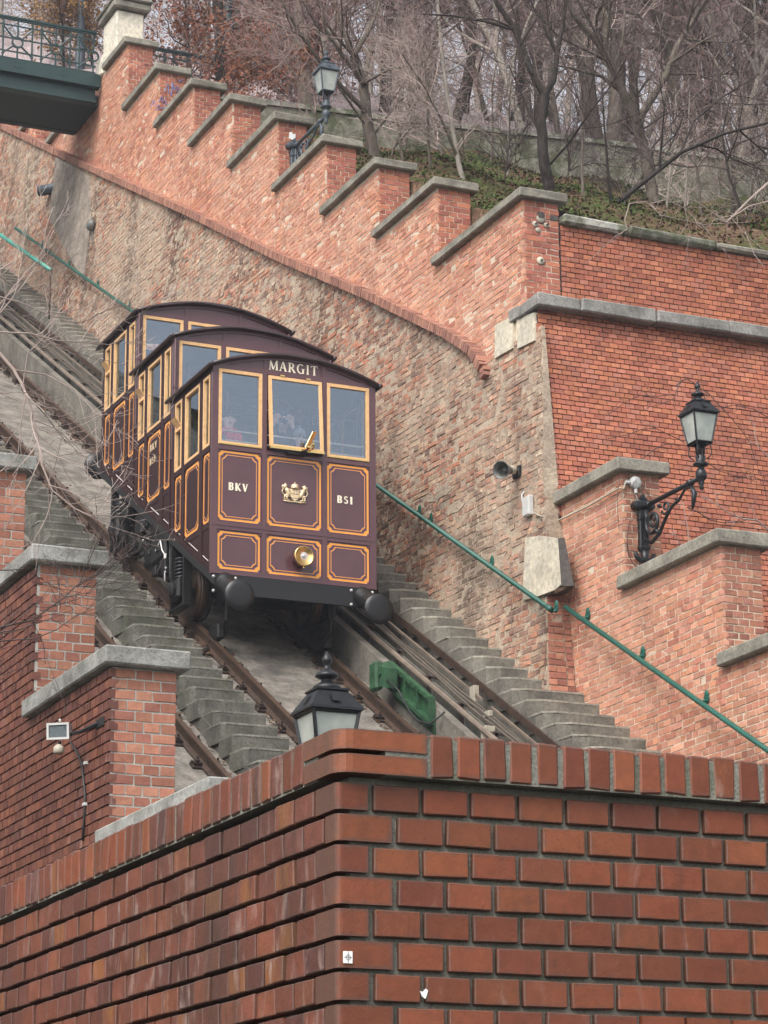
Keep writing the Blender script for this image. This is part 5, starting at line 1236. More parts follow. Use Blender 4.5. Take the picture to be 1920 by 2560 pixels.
# running gear
def cb_(m, x0, x1, ya, yb, h0, h1):
    return m.hexa([(x0, ya, SLC*ya+h0), (x1, ya, SLC*ya+h0), (x1, yb, SLC*yb+h0), (x0, yb, SLC*yb+h0), (x0, ya, SLC*ya+h1), (x1, ya, SLC*ya+h1), (x1, yb, SLC*yb+h1), (x0, yb, SLC*yb+h1)])
for s_ in (-1, 1):
    mb = MB(); cb_(mb, s_*1.0-.05, s_*1.0+.05, .0, 4.75, -.16, -.018); mb.build('side_sill', m_black, car)
mb = MB(); mb.box(-.96, .99, -.005, .04, -.255, -.014); mb.build('end_beam', m_black, car)
mb = MB(); cb_(mb, -1.0, 1.0, .05, 4.6, -.10, -.06); mb.build('underframe', m_black, car)
wy = (1.40, 3.90)
for y_ in wy:
    zc = -1.1+T*(y_+.17)+.34*cs_
    mb = MB(); mb.lathe([(.055, -.98), (.055, .98)], (0, y_, zc), UX, 10); mb.build('axle', m_blackm, car, True)
    for s_ in (-1, 1):
        mb = MB(); mb.lathe([(.06, -.065), (.28, -.055), (.30, -.07), (.335, -.07), (.340, .05), (.365, .055), (.365, .08), (.29, .08), (.28, .03), (.06, .06)], (s_*.755, y_, zc), (-s_, 0, 0), 36)
        wh = mb.build('wheel', m_blackm, car)
        mb = MB(); mb.lathe([(.338, -.066), (.342, -.05), (.3425, .045), (.33, .048)], (s_*.755, y_, zc), (-s_, 0, 0), 36); mb.build('tread', m_railtop, wh, True)
        mb = MB(); mb.bbox(s_*.985-.10, s_*.985+.10, y_-.17, y_+.17, zc-.13, zc+.14, .03); mb.lathe([(.10, 0), (.10, .03), (.06, .05)], (s_*1.085, y_, zc), (s_, 0, 0), 12); ab = mb.build('axle_box', m_blackm, car)
        mb = MB(); hx = []
        for i in range(60):
            q = i*.63; hx.append((s_*.985+.07*math.cos(q), y_+.0+.07*math.sin(q), zc+.14+i*.0048))
        mb.tube(hx, .017, 6); mb.build('coil_spring', m_iron_grey if False else m_iron, ab, True)
        mb = MB(); mb.box(s_*.985-.05, s_*.985+.05, y_-.26, y_-.20, zc-.22, SLC*y_-.1); mb.box(s_*.985-.05, s_*.985+.05, y_+.20, y_+.26, zc-.22, SLC*y_-.02); mb.bbox(s_*.985-.06, s_*.985+.06, y_-.28, y_+.28, zc-.25, zc-.20, .01); mb.build('horn_guide', m_blackm, car)
mb = MB(); cb_(mb, -.60, .60, 1.0, 4.35, -.70, -.11); mb.build('underfloor_shade_box', m_blackm, car)  # added black box that hides and darkens the slab under the car
# brake gear and equipment boxes under the floor
rr = random.Random(4)
for y_, x_, h, dx, dy, dz in ((2.25, -.85, -.42, .16, .30, .18), (2.75, -.8, -.50, .14, .22, .24), (2.5, -.5, -.6, .3, .5, .15), (3.2, -.86, -.40, .10, .15, .16), (.75, -.4, -.45, .25, .3, .12), (2.0, .2, -.5, .5, .4, .2), (3.2, .3, -.5, .4, .5, .2), (2.45, -.96, -.62, .05, .35, .05), (.9, .45, -.40, .12, .2, .16), (1.9, -.92, -.62, .07, .12, .12), (2.7, -.93, -.66, .06, .14, .10)):
    z_ = SLC*y_+h; mb = MB(); mb.bbox(x_-dx, x_+dx, y_-dy, y_+dy, z_-dz, z_+dz, .03, .01); mb.build('equipment_box', m_blackm, car)
for i in range(26):
    y_ = rr.uniform(1.75, 3.6); x_ = rr.choice((-1.0, -.95, -.9, -.8)); h = rr.uniform(-.80, -.22); a = rr.uniform(.03, .09)
    mb = MB(); mb.bbox(x_-a*.6, x_+a*.6, y_-a, y_+a, SLC*y_+h-a*1.2, SLC*y_+h+a*1.2, .012, .006); mb.build('brake_part', m_blackm, car)
for i in range(9):
    y_ = 1.8+i*.22; z_ = SLC*y_-.5+rr.uniform(-.15, .15); mb = MB()
    mb.tube([(-1.0+rr.uniform(0, .15), y_, SLC*y_-.15), (-1.0+rr.uniform(0, .1), y_+rr.uniform(-.1, .1), z_), (-.95, y_+rr.uniform(-.2, .3), z_-rr.uniform(.0, .2)), (-.7, y_+.1, z_-.1)], .014, 5); mb.build('brake_pipe', m_blackm, car, True)
mb = MB(); mb.tube([(-1.03, 1.85, .70), (-1.04, 1.85, .34), (-1.04, 1.88, .70), (-1.04, 1.98, .78), (-1.04, 2.05, .92), (-1.02, 2.3, .85)], .009, 5); mb.build('white_hose', m_whiteline, car)
for y_, z_ in ((1.70, .47), (1.72, .42), (2.62, 1.07)):
    mb = MB(); mb.lathe([(0, -.018), (.018, 0), (0, .018)], (-1.08, y_, z_), UZ, 8); mb.build('indicator_knob', m_white, car, True)
# buffers
for ys, dirn in ((0.0, -1), (4.72, 1)):
    for s_ in (-1, 1):
        z_ = -.13 if dirn < 0 else SLC*4.72-.10
        dz = -.26 if dirn < 0 else .26
        d = np.array((0, dirn*.50, dz if dirn < 0 else .22)); L = np.linalg.norm(d); ax_ = d/L
        o = np.array((s_*.91, ys, z_))
        mb = MB(); mb.lathe([(.13, -.05), (.13, .02), (.115, .04), (.095, .30), (.10, .31), (.10, .34), (.06, .35), (.055, L-.02)], o, ax_, 18); bf = mb.build('buffer', m_blackm, car, True)
        o2 = o+d
        mb = MB(); mb.lathe([(.06, -.06), (.185, -.02), (.192, .0), (.188, .012), (.12, .022), (0, .026)], o2, (0, dirn*1.0, -.05 if dirn < 0 else .1), 36); mb.build('buffer_disc', m_black, bf, True)
        if dirn < 0:
            for bx_, bz_ in ((-.155, .085), (.13, .085), (-.155, -.095)):
                mb = MB(); mb.lathe([(.020, 0), (.020, .012), (.010, .026)], (s_*.91+bx_, -.005, z_+bz_-.01), NY, 10); mb.build('bolt_head', m_white, bf, True)
for s_ in (-1, 1):
    mb = MB(); mb.tube([(s_*.70, .45, -.1), (s_*.70, .5, -.45), (s_*.66, .7, -.60)], .03, 6); mb.bbox(s_*.72-.05, s_*.72+.05, .62, .95, -.66, -.46, .02); mb.build('rail_brake', m_blackm, car)
car.location = CAR

# ------------------------------------------------------------------ people in the front compartment
def skin_mesh(name, verts, edges, radii, mat, parent, root=0, sub=2):
    v = np.array(verts, float); c = (v.min(0)+v.max(0))/2
    me = bpy.data.meshes.new(name); me.from_pydata([tuple(p) for p in v-c], edges, []); me.materials.append(mat)
    o = bpy.data.objects.new(name, me); C.objects.link(o); W[o] = c
    if parent is not None: o.parent = parent; o.location = c-W[parent]
    else: o.location = c
    m = o.modifiers.new('skin', 'SKIN'); m.use_smooth_shade = True; m.branch_smoothing = .6
    for i, r_ in enumerate(radii):
        sv = me.skin_vertices[0].data[i]; sv.radius = (r_, r_) if not hasattr(r_, '__len__') else r_; sv.use_root = (i == root)
    s = o.modifiers.new('sub', 'SUBSURF'); s.levels = sub; s.render_levels = sub
    return o
def person(label, head, face, s, hands, seated, coat_mat, hair_mat, loc_z):
    """head: centre of the head; face: unit vector; hands: two (wrist, elbow) targets or None"""
    head = np.array(head, float); fd = np.array(face, float); fd /= np.linalg.norm(fd); rt = np.cross(fd, UZ); rt /= np.linalg.norm(rt); up_ = np.array((0, 0, 1.0))
    t = thing('person', label, 'person', (head[0], head[1]+.05, loc_z))
    body = -np.array((0, 1.0, 0)); brt = np.array((-1.0, 0, 0))*1.0
    V, E_, Rr = [], [], []
    def add(p, r_, par=None):
        V.append(np.array(p, float)); Rr.append(r_)
        if par is not None: E_.append((par, len(V)-1))
        return len(V)-1
    ht = loc_z+.45 if seated else head[2]-.80*s
    hip = np.array((head[0], head[1]+.10*s, max(ht, head[2]-.82*s)))
    pel = add(hip, .13*s); sp1 = add(hip*(.55)+np.array((head[0], head[1]+.06*s, head[2]-.28*s))*.45, .125*s, pel)
    ch = add((head[0], head[1]+.06*s, head[2]-.31*s), .13*s, sp1); nk = add((head[0], head[1]+.035*s, head[2]-.185*s), .055*s, ch)
    hb = add(head+up_*(-.095*s)+fd*.012*s, .058*s, nk); hm = add(head+up_*(-.03*s)+fd*.006*s, .083*s, hb); htp = add(head+up_*.055*s-fd*.012*s, .080*s, hm)
    ends = []
    for k, sgn in enumerate((1, -1)):
        sh = add(V[ch]+brt*sgn*.17*s+up_*.06*s, .065*s, ch)
        if hands: el = np.array(hands[k][1], float); wr = np.array(hands[k][0], float)
        else: el = V[sh]+np.array((0, .04*s, -.27*s))+brt*sgn*.05*s; wr = el+np.array((0, -.10*s, -.17*s))-brt*sgn*.08*s
        e = add(el, .045*s, sh); w_ = add(wr, .028*s, e); ends.append((w_, sgn))
        tgt = (np.array(hands[k][2], float) if hands else wr+np.array((0, -.03*s, -.08*s)))
        hd = tgt-wr; hd /= np.linalg.norm(hd)
        pm = add(wr+hd*.05*s, .030*s, w_)
        sd_ = np.cross(hd, fd); sd_ /= (np.linalg.norm(sd_)+1e-6)
        for f, (off_, L) in enumerate(((-.030, .075), (-.011, .088), (.009, .083), (.028, .064))):
            b_ = add(V[pm]+hd*.035*s+sd_*off_*s, .0105*s, pm); m_ = add(V[b_]+hd*L*.55*s+fd*.012*s, .0095*s, b_); add(V[m_]+hd*L*.35*s-brt*sgn*.03*s*(1 if hands else .3), .008*s, m_)
        th = add(wr+hd*.03*s-brt*sgn*.03*s, .012*s, pm); add(V[th]+hd*.03*s-brt*sgn*.03*s, .010*s, th)
    for sgn in (1, -1):
        h_ = add(hip+brt*sgn*.09*s-up_*.03*s, .085*s, pel)
        if seated: kn = hip+np.array((.40*s, -.06*s+sgn*.09*s, .02*s)); an = np.array((kn[0]+.02, kn[1], loc_z+.09*s))
        else: kn = hip+brt*sgn*.10*s+np.array((0, -.03*s, (loc_z-hip[2])*.5)); an = np.array((kn[0], kn[1]+.03*s, loc_z+.08*s))
        k_ = add(kn, .06*s, h_); a_ = add(an, .042*s, k_); add(an+(np.array((.12*s, 0, -.045*s)) if seated else np.array((0, -.12*s, -.045*s))), .035*s, a_)
    b = skin_mesh('body', V, E_, Rr, m_skin, t)
    # coat over torso, arms and legs
    keep = [i for i in range(len(V)) if Rr[i] >= .040*s and i not in (hb, hm, htp)]
    keep.append(nk)
    for w_, _ in ends: keep.append(w_)
    keep = sorted(set(keep)); mp = {o_: i for i, o_ in enumerate(keep)}
    ce = [(mp[a], mp[b_]) for a, b_ in E_ if a in mp and b_ in mp]
    cr = [Rr[i]*1.13+.012*s for i in keep]
    skin_mesh('coat', [V[i] for i in keep], ce, cr, coat_mat, t)
    # face
    mb = MB(); mb.lathe([(.0, .034), (.010, .022), (.013, .0), (.006, -.028)], head+fd*.082*s+up_*(-.025*s), np.array((0, 0, -1.0))*-1, 8); mb.build('nose', m_skin, b, True)
    for sgn in (1, -1):
        c_ = head+fd*.080*s+rt*sgn*.031*s+up_*.008*s
        mb = MB(); mb.lathe([(0, -.010), (.012, -.003), (.012, .003), (0, .010)], c_, fd, 10); mb.build('eye', m_eye, b, True)
        mb = MB(); mb.obox(c_+up_*.020*s+fd*.004, rt*.017*s, up_*.0035*s, fd*.004); mb.build('eyebrow', hair_mat, b)
        mb = MB(); mb.lathe([(0, -.012), (.020*s, -.006), (.028*s, .004), (.018*s, .012)], head+rt*sgn*.083*s-up_*.012*s, rt*sgn, 10); mb.build('ear', m_skin, b, True)
    mb = MB(); mb.obox(head+fd*.083*s-up_*.068*s, rt*.022*s, up_*.007*s, fd*.006); mb.build('mouth', m_lips, b)
    return t, V, dict(nk=nk, hm=hm, htp=htp, ch=ch), fd, rt
fl = CAR[2]+.92
hd1 = at(572, 1048, 29.60)
w1, V, I_, fd, rt = person('seated woman in dark coat and red scarf looking out of the front left window', hd1, (-.12, -.99, -.02), 1.0, None, True, m_navy, m_hair, fl)
mb = MB(); h = hd1
for i in range(7):
    q = i/6; mb.lathe([(.02, -.1), (.05, -.06), (.055, 0), (.04, .06), (.01, .09)], h+rt*(-.085+.17*q)*1.0-fd*(.035+.03*math.sin(q*math.pi))+np.array((0, 0, -.04-.0*q)), UZ, 8)
mb.lathe([(.02, -.06), (.085, -.03), (.098, .02), (.085, .065), (.045, .095), (.0, .105)], h+np.array((0, 0, .022))-fd*.022, UZ, 14); mb.build('hair', m_hair, w1, True)
mb = MB()
for z_, r_ in ((-.15, .085), (-.185, .105), (-.215, .115)):
    mb.tube([h+np.array((math.cos(a)*r_, math.sin(a)*r_*.9+.03, z_+.02*math.sin(a*2+z_*30))) for a in np.linspace(0, 2*math.pi, 15)], .034, 8)
for k in range(6): mb.tube([h+fd*.11+np.array((-.04+.03*k, 0, -.2)), h+fd*.15+np.array((-.06+.035*k, 0, -.26)), h+fd*.15+np.array((-.06+.04*k, 0, -.34))], [.032, .028, .012], 6)
mb.build('scarf', m_red, w1, True)
hd2 = at(708, 1046, 29.74); lf, rg_ = at(688, 1052, 29.58), at(727, 1055, 29.58)
hands = [(lf+np.array((-.035, .03, -.055)), hd2+np.array((-.26, -.02, -.34)), lf+np.array((.0, -.01, .03))), (rg_+np.array((.035, .03, -.055)), hd2+np.array((.26, -.02, -.34)), rg_+np.array((0, -.01, .03)))]
w2, V, I_, fd, rt = person('person in dark coat behind the middle front window photographing with both hands raised', hd2, (-.15, -.98, -.08), 1.0, hands, False, m_navy, m_hair, fl)
mb = MB(); mb.lathe([(.02, -.04), (.088, -.01), (.10, .03), (.09, .075), (.05, .105), (0, .115)], hd2+np.array((0, 0, .02))-fd*.015, UZ, 14); mb.build('knit_cap', m_navy, w2, True)
cc = (lf+rg_)/2+np.array((0, -.02, .005)); t = thing('compact_camera', 'small black compact camera held up by the person behind the middle window', 'camera', cc)
mb = MB(); mb.bbox(cc[0]-.052, cc[0]+.052, cc[1]-.014, cc[1]+.014, cc[2]-.032, cc[2]+.032, .006); mb.build('body', m_black, t)
mb = MB(); mb.lathe([(.024, 0), (.024, .018), (.018, .024), (.017, .02), (0, .02)], cc+np.array((0, -.014, -.002)), NY, 16); mb.build('lens_barrel', m_black, t, True)
mb = MB(); mb.lathe([(.008, 0), (.007, .003), (0, .004)], cc+np.array((.036, -.014, .018)), NY, 10); mb.build('flash_window', m_whiteline, t)
hd3 = at(749, 1096, 29.60)
w3, V, I_, fd, rt = person('child in a pale patterned knit hat low in the middle front window', hd3, (.0, -1.0, -.05), .8, None, False, m_navy, m_hair, fl)
mb = MB(); mb.lathe([(.082, -.005), (.088, .0), (.088, .025), (.082, .03), (.084, .05), (.065, .09), (.03, .11), (.0, .115)], hd3+np.array((0, 0, .022))-fd*.008, UZ, 16); mb.lathe([(0, -.025), (.025, 0), (0, .025)], hd3+np.array((0, 0, .15)), UZ, 8); mb.build('knit_hat', m_knit, w3, True)

# ------------------------------------------------------------------ concrete retaining wall up the slope
RY = 42.0
def rtop(x): return 20.9+(x-17.5)*.062
cw = thing('concrete_retaining_wall', 'long mossy streaked concrete retaining wall under the trees on the slope', 'retaining wall', (24, RY, 20.5))
xs = np.linspace(15.2, 42, 40); rr = random.Random(8)
segs = [15.2, 18.4, 21.6, 24.8, 28, 31.2, 34.4, 38, 42]
for a, b in zip(segs, segs[1:]):
    dy = rr.uniform(-.03, .03); mb = MB()
    mb.hexa([(a, RY+dy, 18.5), (b-.02, RY+dy, 18.5), (b-.02, RY+.5, 18.5), (a, RY+.5, 18.5), (a, RY+dy, rtop(a)), (b-.02, RY+dy, rtop(b)), (b-.02, RY+.5, rtop(b)), (a, RY+.5, rtop(a))]); mb.build('concrete_bay', m_retain, cw)
    mb = MB(); mb.hexa([(a, RY-.04+dy, rtop(a)+.002), (b-.02, RY-.04+dy, rtop(b)+.002), (b-.02, RY+.55, rtop(b)+.002), (a, RY+.55, rtop(a)+.002), (a, RY-.04+dy, rtop(a)+.1), (b-.02, RY-.04+dy, rtop(b)+.1), (b-.02, RY+.55, rtop(b)+.1), (a, RY+.55, rtop(a)+.1)]); mb.build('wall_cap', m_coping_moss, cw)

# ------------------------------------------------------------------ trees
def unit(v): return v/(np.linalg.norm(v)+1e-9)
def grow(mbs, p, d, L, r0, lev, rr, spec):
    """one branch as a tapering tube with children; mbs[0] limbs, mbs[1] twigs"""
    nseg = max(3, int(L/spec['seg'][lev])); pts = [np.array(p, float)]; d = unit(np.array(d, float)); rad = [r0]; r1 = max(r0*spec['taper'], spec['rmin'])
    dirs = [d]
    for i in range(nseg):
        d = unit(d+np.array([rr.gauss(0, 1), rr.gauss(0, 1), rr.gauss(0, 1)])*spec['wob'][lev]+np.array((0, 0, spec['up'][lev]))/nseg)
        pts.append(pts[-1]+d*L/nseg); rad.append(r0+(r1-r0)*(i+1)/nseg); dirs.append(d)
    n = 7 if r0 > .06 else 5 if r0 > .025 else 3
    mbs[0 if r0 > .02 else 1].tube(pts, rad, n, False)
    if len(mbs) > 2 and lev >= spec['leaf_lev'] and mbs[2] is not None:
        for _ in range(spec['leaves']):
            k = rr.randrange(1, len(pts)); q = pts[k]+np.array([rr.gauss(0, .05) for _ in range(3)]); a = rr.uniform(.022, .05)
            u = unit(np.array([rr.gauss(0, 1) for _ in range(3)])); v = unit(np.cross(u, np.array([rr.gauss(0, 1) for _ in range(3)])))
            mbs[2].add([q-u*a, q+v*a*.6, q+u*a, q-v*a*.6], [(0, 1, 2, 3)])
    sprout(mbs, pts, rad, dirs, L, lev, rr, spec)
def sprout(mbs, pts, rad, dirs, L, lev, rr, spec):
    if lev+1 >= len(spec['n']): return
    for c in range(spec['n'][lev+1]):
        f = rr.uniform(spec['from'][lev], 1.0)*(len(pts)-1); k = min(int(f), len(pts)-2); f -= k
        p = pts[k]*(1-f)+pts[k+1]*f; ax = dirs[k+1]; r_ = (rad[k]*(1-f)+rad[k+1]*f)
        o = unit(np.cross(ax, np.array([rr.gauss(0, 1) for _ in range(3)]))); ang = rr.uniform(*spec['ang'])
        d = ax*math.cos(ang)+o*math.sin(ang)
        grow(mbs, p, d, spec['len'][lev+1]*rr.uniform(.55, 1.25)*(1-.35*(k/len(pts))), min(r_*.7, spec['r'][lev+1]*rr.uniform(.7, 1.2)), lev+1, rr, spec)
SPEC = dict(seg=(.8, .45, .3, .16, .12), taper=.35, rmin=.0035, wob=(.10, .16, .20, .22, .25), up=(.2, .35, .25, .15, .1), n=(1, 13, 9, 6, 0), len=(9, 3.6, 1.7, .75, .3), r=(.13, .05, .017, .006), ang=(.5, 1.15), leaf_lev=3, leaves=0)
SPEC['from'] = (.22, .15, .15, .1)
SPEC['n'] = (1, 13, 9, 6)
def build_tree(name, label, loc, seed, spec, mats, H=9.0, r0=.14, lean=(0, 0, 1), group=None, leafmat=None):
    rr = random.Random(seed); mbs = [MB(), MB(), MB() if leafmat else None]
    t = thing(name, label, 'tree', (0, 0, 0), group)
    grow(mbs, (0, 0, -.4), lean, H, r0, 0, rr, spec)
    mbs[0].build('trunk', mats[0], t, True); mbs[1].build('crown', mats[1], t)
    if leafmat and mbs[2].v: mbs[2].build('leaves', leafmat, t)
    t.location = loc; return t
def base_on_bank(px, py):
    for Y in np.linspace(28.5, 55, 400):
        p = at(px, py, Y)
        if p[2] <= bank(max(p[0], 15), Y)+.02: return Y
    return 39.5
def px_tree(name, label, polys, Y, spec, mats, seed, group=None, leafmat=None, base_lev=1, cat='tree', wobY=.35, rs=1.0):
    """limbs given as (pixel x, pixel y) polylines with start and end radius, standing at distance Y; twigs grow from them"""
    rr = random.Random(seed); mbs = [MB(), MB(), MB() if leafmat else None]
    if 32.9 < Y < 40.1:
        Yb = base_on_bank(*polys[0][0][0])
        Y = min(max(Yb+.3, 29.5), 41.2)
    P0 = at(*polys[0][0][0], Y); t = thing(name, label, cat, tuple(P0), group)
    for pl, ra, rb in polys:
        ra *= rs; rb *= rs
        n = len(pl); dy = rr.uniform(-wobY, wobY); pts = []
        for i, (x, y) in enumerate(pl): pts.append(at(x, y, Y+dy*i/max(1, n-1)))
        fine = []; fr = []
        for i in range(n-1):
            m = 4
            for k in range(m): 
                f = (i*m+k)/((n-1)*m); fine.append(pts[i]+(pts[i+1]-pts[i])*k/m+np.array([rr.gauss(0, 1) for _ in range(3)])*min(.008, .06*ra)); fr.append(ra+(rb-ra)*f)
        fine.append(pts[-1]); fr.append(rb)
        mbs[0 if ra > .02 else 1].tube(fine, fr, 8 if ra > .05 else 5 if ra > .015 else 4, False)
        dirs = [unit(fine[min(i+1, len(fine)-1)]-fine[max(i-1, 0)]) for i in range(len(fine))]
        L = sum(np.linalg.norm(b-a) for a, b in zip(fine, fine[1:]))
        sp2 = dict(spec); nn = list(spec['n']); nn[base_lev] = max(2, int(nn[base_lev]*L/spec['per'])) if 'per' in spec else nn[base_lev]; sp2['n'] = tuple(nn)
        sprout(mbs, fine, fr, dirs, L, base_lev-1, rr, sp2)
    if mbs[0].v: mbs[0].build('trunk', mats[0], t, True)
    if mbs[1].v: mbs[1].build('crown' if cat == 'tree' else 'twigs', mats[1], t)
    if leafmat and mbs[2].v: mbs[2].build('leaves', leafmat, t)
    return t
K = 1.1573
def D(*p): return [(a*K, b*K) for a, b in p]
S1 = dict(SPEC); S1['n'] = (1, 7, 7, 5); S1['per'] = 4.0; S1['len'] = (9, 2.2, 1.1, .55); S1['r'] = (.13, .03, .012, .005); S1['from'] = (.3, .15, .1, .1)
px_tree('forked_tree', 'dark forked bare tree standing just behind the corner of the stepped wall', [
    (D((1190, 425), (1184, 395), (1176, 360), (1171, 320), (1170, 260), (1177, 205)), .145, .115),
    (D((1177, 205), (1150, 160), (1132, 110), (1110, 60), (1075, 10), (1060, -30)), .10, .05),
    (D((1177, 205), (1195, 175), (1203, 120), (1215, 60), (1225, -20)), .085, .045),
    (D((1150, 160), (1120, 100), (1160, 40), (1140, -20)), .04, .02), (D((1203, 120), (1180, 70), (1165, 20)), .04, .02), (D((1110, 60), (1060, 40), (1000, 45)), .03, .012)], 36.5, S1, (m_bark_dark, m_twig_dark), 21, rs=.64)
px_tree('grey_tree', 'stout grey bare tree with a spreading fork at the right of the slope', [
    (D((1415, 445), (1405, 400), (1392, 330), (1380, 285), (1375, 262)), .13, .115),
    (D((1375, 262), (1410, 210), (1440, 160), (1462, 100), (1500, 40), (1535, -10)), .085, .04),
    (D((1375, 262), (1345, 200), (1325, 150), (1290, 90), (1240, 30), (1215, -20)), .10, .05),
    (D((1345, 200), (1300, 165), (1245, 150), (1200, 140)), .05, .02), (D((1440, 160), (1500, 160), (1570, 180), (1620, 230)), .035, .012), (D((1325, 150), (1345, 90), (1350, 20)), .04, .02)], 37.5, S1, (m_bark, m_twig_dark), 22, rs=.85)
px_tree('pale_sapling', 'slender pale sapling leaning left behind the third merlon', [
    (D((1000, 392), (990, 350), (980, 290), (965, 200), (955, 110), (946, 20), (942, -30)), .045, .022), (D((985, 320), (1020, 270), (1060, 225)), .015, .006)], 34.5, dict(S1, n=(1, 4, 4, 3)), (m_bark_pale, m_twig_pale), 23)
px_tree('leaning_tree', 'leaning grey brown tree with many arching limbs behind the high lantern', [
    (D((812, 345), (800, 300), (790, 240), (785, 180), (765, 120)), .13, .09),
    (D((790, 240), (740, 190), (690, 130), (640, 60), (600, -10)), .06, .025), (D((785, 180), (740, 120), (700, 60), (690, -20)), .055, .02),
    (D((765, 120), (800, 60), (830, -20)), .06, .03), (D((765, 120), (730, 50), (725, -20)), .05, .02), (D((785, 180), (840, 150), (900, 140), (960, 160)), .035, .012), (D((800, 300), (860, 220), (920, 180)), .03, .01)], 39.5, S1, (m_bark, m_twig), 24, rs=.8)
px_tree('low_leaning_tree', 'dark low tree leaning right at the far right edge of the slope', [
    (D((1330, 440), (1400, 385), (1470, 330), (1560, 290), (1660, 265)), .07, .035), (D((1470, 330), (1500, 260), (1560, 210), (1640, 160)), .035, .015), (D((1600, 450), (1575, 380), (1560, 290), (1580, 200)), .045, .02)], 36.0, S1, (m_bark_dark, m_twig_dark), 25, rs=.6)
for i, (x0, x1, y0_, Y, m1, m2) in enumerate(((1095, 1110, 385, 39, m_bark_pale, m_twig), (1060, 1075, 360, 40, m_bark, m_twig), (1260, 1250, 430, 33, m_bark, m_twig_dark), (1320, 1300, 440, 33, m_bark_dark, m_twig_dark), (1440, 1460, 450, 34, m_bark_pale, m_twig_pale), (1515, 1500, 470, 33, m_bark, m_twig), (1580, 1600, 480, 34, m_bark_dark, m_twig_dark), (930, 915, 370, 38, m_bark, m_twig), (870, 845, 350, 40, m_bark, m_twig), (1480, 1490, 455, 38, m_bark_pale, m_twig))):
    px_tree('thin_sapling', 'thin bare sapling among the undergrowth on the slope below the retaining wall', [(D((x0, y0_), ((x0*2+x1)/3, y0_-70), ((x0+x1*2)/3+random.uniform(-10, 10), y0_-160), (x1, y0_-260)), .028, .010)], Y, dict(S1, n=(1, 6, 5, 3), per=3.0), (m1, m2), 40+i, 'saplings on the slope')
# wood behind the retaining wall: five kinds of tree, copied
protos = []
S2 = dict(SPEC); S2['n'] = (1, 15, 9, 6); S2['len'] = (10, 4.2, 1.9, .85)
for i, (H, r_, m1, m2, lean) in enumerate(((10, .16, m_bark, m_twig, (.1, 0, 1)), (11, .13, m_bark_dark, m_twig_dark, (-.15, 0, 1)), (9, .10, m_bark_pale, m_twig, (.2, .1, 1)), (12, .18, m_bark, m_twig_pale, (-.05, 0, 1)), (8, .09, m_bark, m_twig, (0, 0, 1)))):
    protos.append((H, dict(spec=S2, mats=(m1, m2), r0=r_, lean=lean, H=H)))
rr = random.Random(77); spots = []
for k in range(400):
    Y = rr.uniform(43.2, 66); X = rr.uniform(.36*Y, .36*Y+.36*Y+9)
    if X < 15.6 or (X < 19 and 44.5 < Y < 48.5): continue
    if all((X-a)**2+(Y-b)**2 > 2.6 for a, b in spots): spots.append((X, Y))
    if len(spots) >= 84: break
spots += [(rr.uniform(6, 15), rr.uniform(61.5, 72)) for _ in range(16)]
pt = [build_tree('woodland_tree', 'bare twiggy woodland tree in the hazy wood above the retaining wall', (0, 0, 0), 100+i, p['spec'], p['mats'], p['H'], p['r0'], p['lean'], 'bare trees of the hillside wood') for i, (H, p) in enumerate(protos)]
for i, (X, Y) in enumerate(spots):
    o = pt[i] if i < 5 else copy_tree(pt[rr.randrange(5)])
    o.location = (X, Y, bank(max(X, 15), Y)-.1); s_ = rr.uniform(.75, 1.15); o.scale = (s_, s_, s_); o.rotation_euler = (rr.uniform(-.08, .08), rr.uniform(-.08, .08), rr.uniform(0, 6.28))
# shrubs between
S3 = dict(SPEC); S3['n'] = (1, 12, 8, 6); S3['len'] = (3.2, 1.7, .9, .5); S3['r'] = (.05, .018, .008, .0045); S3['seg'] = (.4, .25, .18, .12)
sp = [build_tree('bare_shrub', 'bare tangled shrub on the slope between the walls', (0, 0, 0), 200+i, S3, (m_bark, (m_twig, m_twig_dark, m_twig_pale)[i]), 3.2, .035, ((0, .3, -.3)[i], 0, 1), 'bare shrubs on the slope') for i in range(3)]
sl_ = []
for k in range(300):
    Y = rr.uniform(30.0, 42.5); X = rr.uniform(15.6, 15.6+.42*Y)
    if all((X-a)**2+(Y-b)**2 > 1.5 for a, b in sl_): sl_.append((X, Y))
    if len(sl_) >= 20: break
for i, (X, Y) in enumerate(sl_):
    o = sp[i] if i < 3 else copy_tree(sp[rr.randrange(3)])
    o.location = (X, Y, bank(X, Y)-.05); s_ = rr.uniform(.5, .95); o.scale = (s_, s_, s_); o.rotation_euler = (rr.uniform(-.25, .25), rr.uniform(-.25, .25), rr.uniform(0, 6.28))
